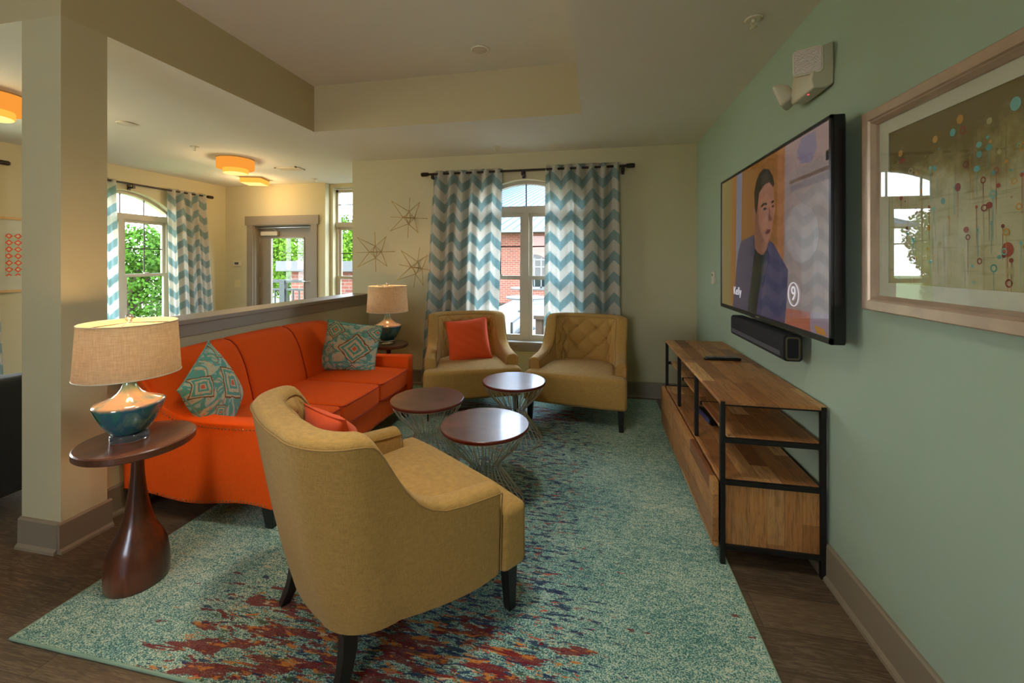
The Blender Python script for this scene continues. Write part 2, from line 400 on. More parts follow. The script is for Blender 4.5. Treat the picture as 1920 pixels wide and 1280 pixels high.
def ikat(name, seed):
    g = NG(name); uv = g.coord('UV'); sx = g.n('SeparateXYZ'); g.l(g.mapping(uv, (1.0, 1.0, 1)), sx.inputs[0])
    n = g.noise(g.mapping(uv, (1, 1, 1), (seed, 0, 0)), 9, 2); 
    U = g.math('ADD', sx.outputs['X'], g.math('MULTIPLY', g.math('SUBTRACT', n, .5), .06)); V = g.math('ADD', sx.outputs['Y'], g.math('MULTIPLY', g.math('SUBTRACT', g.noise(g.mapping(uv, (1, 1, 1), (5 + seed, 3, 0)), 9, 2), .5), .06))
    def dia(cu, cv, k=1):
        return g.math('ADD', g.math('MULTIPLY', g.math('ABSOLUTE', g.math('SUBTRACT', U, cu)), k), g.math('ABSOLUTE', g.math('SUBTRACT', V, cv)))
    cream = lin((196, 186, 150)); teal = lin((92, 158, 142)); coral = lin((212, 104, 72)); brown = lin((124, 88, 52)); pale = lin((150, 190, 182))
    cloud = g.noise(g.mapping(uv, (1, 1.3, 1), (seed * 2, 1, 0)), 4.5, 3, .5, .8)
    c = g.ramp(cloud, [(.40, cream), (.46, pale), (.50, teal), (.57, teal), (.62, cream)])
    for cu, cv, rad in ((.62, .48, .30), (.16, .40, .12), (.2, .82, .2), (.95, .85, .2), (.62, -.05, .22)):
        d = dia(cu, cv)
        ring = g.math('FRACT', g.math('DIVIDE', d, rad / 3.0)); inside = g.math('LESS_THAN', d, rad)
        rc = g.ramp(g.math('DIVIDE', d, rad), [(0, coral), (.16, cream), (.24, teal), (.42, cream), (.62, teal), (.80, cream), (.90, brown), (.98, brown)], 'CONSTANT')
        c = g.mix(inside, c, rc)
    dots = g.noise(uv, 26, 1); c = g.mix(g.math('MULTIPLY', g.smooth(dots, .64, .68), .7), c, coral)
    return g.done(g.bsdf(c, .85, 0, g.bump(g.noise(uv, 300, 1), .2), .2))
M['ikat_a'] = ikat('ikat_print', 0.0); M['ikat_b'] = ikat('ikat_print_warm', 4.2)
def brickmat():
    g = NG('red_brick'); co = g.coord(); sx = g.n('SeparateXYZ'); g.l(co, sx.inputs[0])
    cb = g.n('CombineXYZ'); g.l(g.math('ADD', sx.outputs['X'], sx.outputs['Y']), cb.inputs[0]); g.l(sx.outputs['Z'], cb.inputs[1])
    b = g.n('TexBrick'); g.l(cb.outputs[0], b.inputs['Vector']); b.inputs['Scale'].default_value = 1
    b.inputs['Color1'].default_value = lin((124, 62, 40)); b.inputs['Color2'].default_value = lin((104, 50, 34)); b.inputs['Mortar'].default_value = lin((116, 96, 82))
    b.inputs['Mortar Size'].default_value = .012; b.inputs['Brick Width'].default_value = .22; b.inputs['Row Height'].default_value = .08
    return g.done(g.bsdf(b.outputs[0], .85))
M['brick'] = brickmat()
M['stone'] = plain('cast_stone', (92, 90, 86), .8)
M['roof_metal'] = plain('standing_seam_roof', (66, 80, 92), .4, .3)
M['leaf'] = plain('foliage', (84, 112, 30), .95, spec=.05, var=.35, vs=1.5)
M['leaf2'] = plain('foliage_dark', (62, 92, 28), .95, spec=.05, var=.35, vs=1.5)
M['grass'] = plain('lawn_grass', (110, 124, 60), .9, var=.2, vs=3)
M['bark'] = plain('bark', (66, 50, 38), .9, var=.2, vs=8)
M['concrete'] = plain('concrete_deck', (104, 102, 98), .8, var=.05)
M['deck_wood'] = plain('deck_boards', (70, 56, 42), .8, var=.1)
M['rail'] = plain('dark_rail', (34, 37, 33), .5)
M['blue_cloth'] = plain('blue_canvas', (14, 50, 96), .8)
M['teal_cloth'] = plain('teal_canvas', (30, 86, 88), .8)
M['siding'] = plain('beige_siding', (70, 62, 54), .8)
M['mirror_glass'] = plain('dark_pane', (26, 34, 30), .1)
M['champagne'] = plain('champagne_leaf', (190, 166, 142), .36, .45, var=.1, vs=14)
M['maple'] = plain('maple_frame', (206, 168, 110), .5)
def artmat():
    g = NG('abstract_canvas'); co = g.coord(); sx = g.n('SeparateXYZ'); g.l(co, sx.inputs[0]); z = sx.outputs['Z']
    cl = g.noise(g.mapping(co, (1, 3, 3)), 3, 4, .65); st = g.noise(g.mapping(co, (1, 60, 3)), 1.2, 3, .6); hs = g.noise(g.mapping(co, (1, 4, 70)), 1.2, 3, .6)
    f = g.math('ADD', g.math('ADD', g.math('MULTIPLY', z, 1.7), .5), g.math('MULTIPLY', g.math('SUBTRACT', cl, .5), .75))
    c = g.ramp(f, [(.0, lin((168, 160, 110))), (.3, lin((186, 182, 142))), (.5, lin((182, 178, 138))), (.66, lin((146, 134, 82))), (.8, lin((112, 98, 50)))])
    c = g.mix(g.math('MULTIPLY', g.smooth(st, .56, .7), .5), c, lin((112, 100, 62)))
    c = g.mix(g.math('MULTIPLY', g.smooth(hs, .55, .72), .3), c, lin((86, 78, 44)))
    return g.done(g.bsdf(c, .8))
M['art'] = artmat()
def art2mat():
    g = NG('orange_trellis_print'); co = g.coord(); sx = g.n('SeparateXYZ'); g.l(co, sx.inputs[0])
    a = g.math('PINGPONG', g.math('ADD', sx.outputs['Y'], g.math('MULTIPLY', g.noise(co, 20, 1), .02)), .035); b = g.math('PINGPONG', sx.outputs['Z'], .035)
    f = g.smooth(g.math('ADD', a, b), .034, .04); f2 = g.smooth(g.math('ADD', a, b), .052, .056)
    c = g.mix(f, lin((178, 190, 160)), lin((222, 92, 52))); c = g.mix(f2, c, lin((214, 200, 170)))
    return g.done(g.bsdf(c, .8))
M['art2'] = art2mat()
# ------------------------------------------------------------------ the room
R, D, H, H2 = 1.05, 4.60, 2.68, 3.11
XL, YD, Y3 = -5.96, 5.75, 5.87
struct(box('floor', (-6.15, -3.6, -.06), (1.25, 6.05, 0), M['floor']))

def wall(name, m, u0, u1, z1, th, loc, rot, openings=()):
    """wall in its own frame: x along it, y outwards, z up; openings (a, b, z0, spring, rise)"""
    mb = MB(); cuts = sorted(openings); x = u0
    for a, b, zb, zs, rise in cuts:
        mb.box((x, 0, 0), (a, th, z1))
        if zb > 0: mb.box((a, 0, 0), (b, th, zb))
        n = 16 if rise else 1
        for i in range(n):
            xa, xb = a + (b - a) * i / n, a + (b - a) * (i + 1) / n
            fa, fb = [zs + rise * (1 - (2 * (q - a) / (b - a) - 1) ** 2) for q in (xa, xb)]
            vs = [(xa, 0, fa), (xb, 0, fb), (xb, 0, z1), (xa, 0, z1), (xa, th, fa), (xb, th, fb), (xb, th, z1), (xa, th, z1)]
            mb.add(vs, [(0, 1, 2, 3), (7, 6, 5, 4), (0, 4, 5, 1)])
        x = b
    mb.box((x, 0, 0), (u1, th, z1))
    return struct(mb.build(name, m, smooth=False, loc=loc, rot=(0, 0, rot), recalc=True))

W1 = (-1.39, -.15, .54, 2.14, .24)
W2 = (3.66, 4.90, .54, 2.14, .24)
W4 = (1.36, 2.60, .54, 2.14, .24)
wall('wall_far', M['wall_tan'], -2.92, R, 2.75, .2, (0, D, 0), 0, [W1])
wall('wall_left', M['wall_tan'], -3.4, YD + .05, 3.2, .2, (XL, 0, 0), PI / 2, [W2, W4])
wall('wall_right', M['wall_sage'], -4.8, 3.6, 3.2, .15, (R, 0, 0), -PI / 2)
wall('wall_back', M['wall_tan'], -1.2, 6.15, 3.2, .15, (0, -3.4, 0), PI, [(.9, 2.1, .9, 2.3, 0)])
wall('wall_door', M['wall_tan'], XL - .2, -4.12, 2.75, .25, (0, YD, 0), 0, [(-5.42, -4.36, 0, 2.035, 0)])
wall('wall_bay', M['wall_tan'], -4.12, -2.7, 2.75, .2, (0, Y3, 0), 0, [(-4.07, -3.15, .54, 2.62, 0)])
struct(box('wall_side', (-2.92, 4.8, 0), (-2.75, Y3 + .05, 2.75), M['wall_tan']))
# dropped ceiling round the raised tray
mb = MB()
for a, b in (((-.11, -3.55, H), (1.2, 4.8, 3.2)), ((-2.61, 3.48, H), (-.11, 4.8, 3.2)), ((-6.15, 1.58, H), (-2.61, 6.07, 3.2)), ((-6.15, -3.55, H2), (-.11, 3.48, 3.25))):
    mb.box(a, b)
o = mb.build('ceiling', [M['ceil'], M['header']], smooth=False)
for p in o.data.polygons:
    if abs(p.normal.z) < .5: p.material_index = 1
struct(o)
# pillar and half wall
struct(box('wall_pillar', (-2.87, 1.58, 0), (-2.61, 1.78, H), M['wall_tan']))
struct(box('wall_half', (-2.90, 1.78, 0), (-2.70, D, 1.03), M['wall_tan']))
mb = MB(); mb.box((-2.935, 1.78, 1.03), (-2.665, D, 1.062)); mb.box((-2.70, 1.78, .945), (-2.68, D, 1.03)); mb.box((-2.92, 1.78, .945), (-2.90, D, 1.03))
struct(mb.build('trim_1', M['trim'], bevel=.004))
def base(name, pts, h=.165, flip=1):
    """skirting along a straight run a -> b, standing out by d on its left side"""
    mb = MB()
    for a, b in pts:
        a, b = Vector(a + (0,)), Vector(b + (0,)); t = (b - a).normalized(); n = Vector((-t.y, t.x, 0)) * flip
        prof = [(0, 0), (.03, 0), (.028, .012), (.017, .024), (.016, h - .008), (.010, h), (0, h)]
        mb.rings([[a + n * p + Vector((0, 0, z)) for p, z in prof], [b + n * p + Vector((0, 0, z)) for p, z in prof]])
    return struct(mb.build(name, M['trim'], smooth=False))
base('baseboard_right', [((R, -3.4), (R, D))])
base('baseboard_far', [((R, D), (-2.70, D))])
base('baseboard_half', [((-2.70, 1.78), (-2.70, D))], flip=-1)
base('baseboard_pillar', [((-2.87, 1.58), (-2.61, 1.58)), ((-2.61, 1.565), (-2.61, 1.795)), ((-2.87, 1.78), (-2.87, 1.58))], h=.15, flip=-1)
base('baseboard_left', [((XL, -3.4), (XL, YD))], flip=-1)
base('baseboard_door', [((XL, YD), (-5.56, YD)), ((-4.24, YD), (-4.12, YD))], flip=-1)

def window(name, label, loc, rot, x0, x1, zb, zs, rise, transom=2.04, mid=1.27, units=2, tm=3, tz=None):
    """casement frame set into an opening: local x along the wall, y outwards"""
    t = thing(name, label, None, loc, rot); t['kind'] = 'structure'
    cx, hw = (x0 + x1) / 2, (x1 - x0) / 2
    ya, yb = .09, .17
    def top(x, ins=0): return zs + rise * (1 - ((x - cx) / hw) ** 2) - ins
    fw = .035
    mb = MB(); n = 20 if rise else 1
    for i in range(n):
        a, b = x0 + 2 * hw * i / n, x0 + 2 * hw * (i + 1) / n
        mb.prism([(a, top(a) - fw - .005), (b, top(b) - fw - .005), (b, top(b)), (a, top(a))], ya, yb, 'xz')
    for a, b in ((x0, x0 + fw), (x1 - fw, x1)): mb.prism([(a, zb), (b, zb), (b, top((a + b) / 2)), (a, top((a + b) / 2))], ya, yb, 'xz')
    mb.box((x0 + .002, ya + .001, zb + .001), (x1 - .002, yb - .001, zb + .03)); mb.box((x0 + .001, ya - .012, transom - .035), (x1 - .001, yb + .001, transom + .045))
    mb.build('window_frame', M['vinyl'], t, smooth=False)
    if units == 2: box('mullion', (cx - .034, ya - .01, zb + .005), (cx + .034, yb - .002, transom - .035), M['vinyl'], t, bevel=.003)
    span = []
    if units == 2: span = [(x0 + fw, cx - .034), (cx + .034, x1 - fw)]
    else: span = [(x0 + fw, x1 - fw)]
    st = .038
    for a, b in span:
        for lo, hi, dy, vm in ((mid - .03, transom - .035, .03, True), (zb + .03, mid + .015, .0, False)):
            mb = MB()
            y0, y1 = ya + dy, ya + dy + .03
            mb.box((a, y0, lo), (a + st, y1, hi)); mb.box((b - st, y0, lo), (b, y1, hi))
            mb.box((a + st, y0 + .0006, lo), (b - st, y1 - .0006, lo + st)); mb.box((a + st, y0 + .0006, hi - st), (b - st, y1 - .0006, hi))
            s_ = mb.build('sash', M['vinyl'], t, smooth=False)
            MB().box((a + st, y0 + .012, lo + st), (b - st, y0 + .016, hi - st)).build('pane', M['glass'], s_, smooth=False)
            if vm:
                m2 = MB(); c2 = (a + b) / 2; zc = (lo + hi) / 2
                m2.box((c2 - .007, y0 + .004, lo + st), (c2 + .007, y0 + .011, hi - st)); m2.box((a + st, y0 + .004, zc - .007), (b - st, y0 + .011, zc + .007))
                m2.build('muntin', M['rodm'], s_, smooth=False)
    # transom light
    ta = transom + .045; mb = MB(); pts = [(x0 + fw, ta)] + [(x1 - fw, ta)]
    arc = [(x1 - fw - (2 * hw - 2 * fw) * i / 16, top(x1 - fw - (2 * hw - 2 * fw) * i / 16) - fw) for i in range(17)]
    mb.prism(pts + arc, ya + .03, ya + .034, 'xz'); mb.build('pane', M['glass'], t, smooth=False)
    mb = MB()
    for i in range(tm):
        x = x0 + fw + (2 * hw - 2 * fw) * (i + 1) / (tm + 1); mb.box((x - .007, ya + .015, ta), (x + .007, ya + .027, top(x) - fw))
    if tz: mb.box((x0 + fw, ya + .015, tz - .007), (x1 - fw, ya + .027, tz + .007))
    mb.build('muntin', M['rodm'], t, smooth=False)
    mb = MB(); mb.box((x0 - .03, -.035, zb - .03), (x1 + .03, ya + .01, zb + .004)); mb.box((x0 - .01, -.018, zb - .10), (x1 + .01, 0.0, zb - .03))
    mb.build('window_sill', M['trim'], t, bevel=.004)
    mb = MB()
    for a, b in span: mb.box(((a + b) / 2 - .03, ya - .012, mid + .015), ((a + b) / 2 + .03, ya + .012, mid + .03))
    mb.build('sash_lock', M['vinyl'], t, smooth=False)
    return t
window('window_1', 'arched double window with taupe frame between the two curtains behind the armchairs', (0, D, 0), 0, *W1)
window('window_2', 'arched window with bright trees outside in the adjoining room', (XL, 0, 0), PI / 2, *W2)
window('window_4', 'arched window on the left wall nearer the camera', (XL, 0, 0), PI / 2, *W4)
window('window_3', 'tall narrow window beside the glazed door', (0, Y3, 0), 0, -4.07, -3.15, .54, 2.60, 0, transom=2.03, mid=1.2, units=1, tm=1, tz=2.36)
# added back window, never in view, opening sized for the light it lets in
t = thing('window_5_added', 'added unseen window behind the camera that lets daylight in', None, (0, -3.4, 0), PI); t['kind'] = 'structure'
mb = MB(); mb.box((.9, .03, .9), (.95, .09, 2.3)); mb.box((2.05, .03, .9), (2.1, .09, 2.3)); mb.box((1.475, .031, .95), (1.525, .089, 2.25)); mb.box((.95, .03, .9), (2.05, .09, .95)); mb.box((.95, .03, 2.25), (2.05, .09, 2.3))
mb.build('window_frame', M['vinyl'], t, smooth=False)

# ------------------------------------------------------------------ door to the balcony
t = thing('door_1', 'taupe glazed door with closer and wide flat casing', None, (0, YD, 0), 0); t['kind'] = 'structure'
mb = MB(); mb.box((-5.53, -.022, 0), (-5.42, 0, 2.035)); mb.box((-4.36, -.022, 0), (-4.25, 0, 2.035)); mb.box((-5.56, -.030, 2.035), (-4.22, 0, 2.18))
mb.box((-5.42, .001, 0), (-5.405, .12, 2.02)); mb.box((-4.375, .001, 0), (-4.36, .12, 2.02)); mb.box((-5.42, .001, 2.02), (-4.36, .12, 2.034))
mb.build('casing', M['trim'], t, smooth=False)
mb = MB(); a, b = -5.405, -4.375
mb.box((a, .12, .01), (a + .2, .165, 2.02)); mb.box((b - .2, .12, .01), (b, .165, 2.02)); mb.box((a + .2, .1205, .01), (b - .2, .1645, .3)); mb.box((a + .2, .1205, 1.84), (b - .2, .1645, 2.02))
lf = mb.build('leaf', M['trim'], t, smooth=False)
MB().box((a + .2, .14, .3), (b - .2, .145, 1.84)).build('pane', M['glass'], lf, smooth=False)
mb = MB()
for q in (a + .2, b - .215): mb.box((q, .108, .3), (q + .015, .12, 1.84))
mb.box((a + .2, .108, 1.825), (b - .2, .12, 1.84)); mb.build('glazing_bead', M['trim_light'], lf, smooth=False)
c = MB().box((a + .05, .07, 1.87), (a + .36, .12, 1.94)).build('closer', M['white_plastic'], t, bevel=.006)
mb = MB(); mb.tube([(a + .33, .09, 1.95), (a + .28, .05, 1.985), (a + .02, .04, 1.99)], .006, 6); mb.tube([(a + .02, .04, 1.99), (a + .40, .03, 1.995), (b - .05, .05, 2.0)], .004, 6); mb.build('closer_arm', M['silver'], c)
mb = MB(); mb.lathe([(0, 0), (.026, 0), (.026, .01), (0, .012)], 16, Matrix.Translation((b - .07, .12, 1.13)) @ Matrix.Rotation(PI / 2, 4, 'X')); mb.tube([(b - .07, .11, 1.13), (b - .07, .07, 1.13), (b - .10, .062, 1.13), (b - .2, .062, 1.13)], .009, 8)
mb.build('handle', M['silver'], t)
mb = MB()
for z in (.3, 1.1, 1.75): mb.tube([(a - .004, .112, z), (a - .004, .112, z + .09)], .007, 8)
mb.build('hinge', M['silver'], t)

# ------------------------------------------------------------------ curtains and rods
def curtain(label, u0, u1, v0, v1, ub0, ub1, loc, rot, seed, waves=6, cat='curtain', group=None, amp=.035):
    """cloth on a rod: (u0,u1) span at the top, (ub0,ub1) at the hem, z v1 -> v0; local x along the wall, y into the room is negative"""
    rr = random.Random(seed); nu, nv = 120, 44; Wc = (u1 - u0) * 1.3
    ph = [rr.uniform(0, 6.28) for _ in range(4)]; kk = [rr.uniform(.6, 1.5) for _ in range(4)]
    pts = []; uvs = []
    for j in range(nv + 1):
        q = j / nv; z = v1 + (v0 - v1) * q; row = []
        for i in range(nu + 1):
            s = i / nu
            x = (u0 + (u1 - u0) * s) * (1 - q) + (ub0 + (ub1 - ub0) * s) * q
            wv = s * waves * 2 * PI
            tight = math.exp(-q * 9)
            y = amp * (.55 + .45 * tight) * math.sin(wv + .5 * math.sin(q * 2.2 + ph[0]))
            y += .016 * (1 - tight) * math.sin(s * 2 * PI * 2.3 * kk[0] + ph[1] + q * 1.3) + .010 * (1 - tight) * math.sin(s * 2 * PI * 9.1 + ph[2] - q * 2)
            x += .003 * math.cos(wv)
            if j == 0: z2 = z + .012 * (math.sin(wv) > .3)
            else: z2 = z
            row.append((x, y, z2)); uvs.append((s * Wc + seed * .13, z))
        pts.append(row)
    me_b = MB(); me_b.grid(pts)
    o = me_b.build('curtain', M['chevron'], smooth=True, loc=loc, rot=(0, 0, rot), recalc=False, solid=.0022)
    uvl = o.data.uv_layers.new(name='UVMap')
    for li, lp in enumerate(o.data.loops): uvl.data[li].uv = uvs[lp.vertex_index]
    return tag(o, label, cat, group)
def rod(label, u0, u1, z, loc, rot, m, br, group=None):
    t = thing('curtain_rod', label, 'curtain rod', loc, rot, group)
    MB().tube([(u0, 0, z), ((u0 + u1) / 2, 0, z), (u1, 0, z)], .0125, 12).build('rod', m, t)
    for s, u in ((-1, u0), (1, u1)):
        T = Matrix.Translation((u, 0, z)) @ Matrix.Rotation(s * PI / 2, 4, 'Y')
        MB().lathe([(0, -.005), (.021, -.005), (.023, .004), (.021, .012), (.024, .016), (.024, .07), (.019, .08), (0, .08)], 18, T).build('finial', m, t)
    for u in br:
        mb = MB(); mb.box((u - .012, 0, z - .055), (u + .012, .075, z - .03)); mb.box((u - .016, .065, z - .075), (u + .016, .078, z + .02)); mb.box((u - .014, -.016, z - .055), (u + .014, .0, z - .008))
        mb.tube([(u, .016 * math.cos(q / 6 * PI + PI), z + .016 * math.sin(q / 6 * PI + PI)) for q in range(7)], .005, 6)
        mb.build('bracket', m, t, smooth=False)
    return t
rod('dark bronze curtain rod over the window behind the two armchairs', -1.90, .34, 2.462, (0, D - .08, 0), 0, M['bronze'], (-.78, .30, -1.84))
rod('pewter curtain rod over the arched window in the adjoining room', 3.50, 5.36, 2.452, (XL + .085, 0, 0), PI / 2, M['rodm'], (4.30, 5.30, 3.55))
curtain('blue and cream chevron curtain behind the armchair with the orange pillow', -1.83, -1.015, .02, 2.49, -1.98, -1.085, (0, D - .08, 0), 0, 3)
curtain('blue and cream chevron curtain behind the empty tufted armchair', -.525, .255, .02, 2.50, -.55, .275, (0, D - .08, 0), 0, 5)
curtain('chevron curtain just right of the arched window in the adjoining room', 4.74, 5.33, .04, 2.475, 4.78, 5.46, (XL + .085, 0, 0), PI / 2, 8, 5, amp=.03)
curtain('chevron curtain next to the pillar in the adjoining room', 3.55, 4.10, .04, 2.475, 3.50, 4.14, (XL + .085, 0, 0), PI / 2, 11, 5, amp=.03)
rod('curtain rod end left of the framed orange print', .9, 3.06, 2.452, (XL + .085, 0, 0), PI / 2, M['rodm'], (3.0,))
curtain('chevron curtain edge left of the framed orange print', 2.45, 3.00, .04, 2.475, 2.40, 3.10, (XL + .085, 0, 0), PI / 2, 14, 5, amp=.03)

# ------------------------------------------------------------------ rug
RX0, RX1, RY0, RY1 = -2.20, .635, 1.165, 4.50
mb = MB(); mb.box((RX0 + .012, RY0 + .012, .001), (RX1 - .012, RY1 - .012, .012))
t = thing('area_rug', 'distressed teal area rug with faded red and navy pattern under the seating', 'rug', (0, 0, 0))
mb.build('pile', M['rug'], t, bevel=.003)
mb = MB(); P = [(RX0, RY0), (RX1, RY0), (RX1, RY1), (RX0, RY1)]
mb.tube([(x, y, .0065) for x, y in ((RX0 + .01, RY0 + .01), (RX1 - .01, RY0 + .01), (RX1 - .01, RY1 - .01), (RX0 + .01, RY1 - .01))], .007, 8, closed=True)
mb.build('binding', M['rug_edge'], t)
ZR = .0125   # top of the rug

# ------------------------------------------------------------------ cushions
def pillow(name, m, w, h, th, parent=None, seed=1, pinch=.06, wr=0.0):
    rr = random.Random(seed); n = 28; mb = MB(); uvs = {}
    for side in (1, -1):
        pts = []
        for j in range(n + 1):
            row = []
            for i in range(n + 1):
                u, v = i / n * 2 - 1, j / n * 2 - 1
                px = u * w / 2 * (1 - pinch * (1 - v * v) * abs(u) ** 3); pz = v * h / 2 * (1 - pinch * (1 - u * u) * abs(v) ** 3)
                e = (1 - abs(u) ** 2.6) * (1 - abs(v) ** 2.6)
                d = th / 2 * max(e, 0) ** .62 * (1 + wr * math.sin(u * 9 + v * 14 + seed) * e)
                row.append((px, side * d, pz))
            pts.append(row)
        k = len(mb.v); mb.grid(pts)
        for j in range(n + 1):
            for i in range(n + 1): uvs[k + j * (n + 1) + i] = (i / n, j / n)
    e = .004; ring = []
    for a, b, c_, d in ((-1, -1, 1, -1), (1, -1, 1, 1), (1, 1, -1, 1), (-1, 1, -1, -1)):
        for i in range(n): 
            u = a + (c_ - a) * i / n; v = b + (d - b) * i / n
            ring.append((u * w / 2 * (1 - pinch * (1 - v * v) * abs(u) ** 3), 0, v * h / 2 * (1 - pinch * (1 - u * u) * abs(v) ** 3)))
    o = mb.build(name, m, parent, smooth=True)
    uvl = o.data.uv_layers.new(name='UVMap')
    for li, lp in enumerate(o.data.loops): uvl.data[li].uv = uvs[lp.vertex_index]
    bm = bmesh.new(); bm.from_mesh(o.data); bmesh.ops.remove_doubles(bm, verts=bm.verts, dist=.0004); bm.to_mesh(o.data); bm.free()
    wl = MB().tube(ring, .0035, 6, closed=True).build('seam', m, o)
    return o
def place(o, loc, normal, roll=0):
    """turn an object whose front is -y so that -y looks along normal, then roll it in its own plane"""
    q = Vector(normal).to_track_quat('-Y', 'Z'); o.rotation_mode = 'QUATERNION'
    from mathutils import Quaternion
    o.rotation_quaternion = q @ Quaternion((0, 1, 0), roll); o.location = loc

def slab(name, m, outline, z0, z1, parent, bevel=.03, crown=.015, step=.06, T=None, bseg=4, front_bulge=0):
    """upholstered block: outline in plan, rounded edges, slightly domed top"""
    bm = bmesh.new(); vs = [bm.verts.new((x, y, z1)) for x, y in outline]; f = bm.faces.new(vs)
    if f.normal.z < 0: f.normal_flip()
    r = bmesh.ops.extrude_face_region(bm, geom=[f])
    for e in r['geom']:
        if isinstance(e, bmesh.types.BMVert): e.co.z = z0
    bmesh.ops.recalc_face_normals(bm, faces=bm.faces)
    bmesh.ops.bevel(bm, geom=bm.edges[:], offset=bevel, segments=bseg, profile=.5, affect='EDGES', clamp_overlap=True)
    xs = [p[0] for p in outline]; ys = [p[1] for p in outline]
    def cuts(a, b):
        n = max(2, int((b - a) / step)); return [a + (b - a) * i / n for i in range(1, n)]
    for x in cuts(min(xs), max(xs)): bmesh.ops.bisect_plane(bm, geom=bm.verts[:] + bm.edges[:] + bm.faces[:], plane_co=(x, 0, 0), plane_no=(1, 0, 0))
    for y in cuts(min(ys), max(ys)): bmesh.ops.bisect_plane(bm, geom=bm.verts[:] + bm.edges[:] + bm.faces[:], plane_co=(0, y, 0), plane_no=(0, 1, 0))
    cx, cy = (min(xs) + max(xs)) / 2, (min(ys) + max(ys)) / 2; hx, hy = (max(xs) - min(xs)) / 2, (max(ys) - min(ys)) / 2
    zm = (z0 + z1) / 2
    for v in bm.verts:
        if v.co.z > zm:
            v.co.z += crown * (v.co.z - zm) / (z1 - zm) * max(0, 1 - abs((v.co.x - cx) / hx) ** 3) * max(0, 1 - abs((v.co.y - cy) / hy) ** 3)
    bmesh.ops.recalc_face_normals(bm, faces=bm.faces)
    me = bpy.data.meshes.new(name); bm.to_mesh(me); bm.free(); me.materials.append(m)
    for p in me.polygons: p.use_smooth = True
    o = bpy.data.objects.new(name, me); COL.objects.link(o); o.parent = parent
    o.modifiers.new('wn', 'WEIGHTED_NORMAL')
    return o
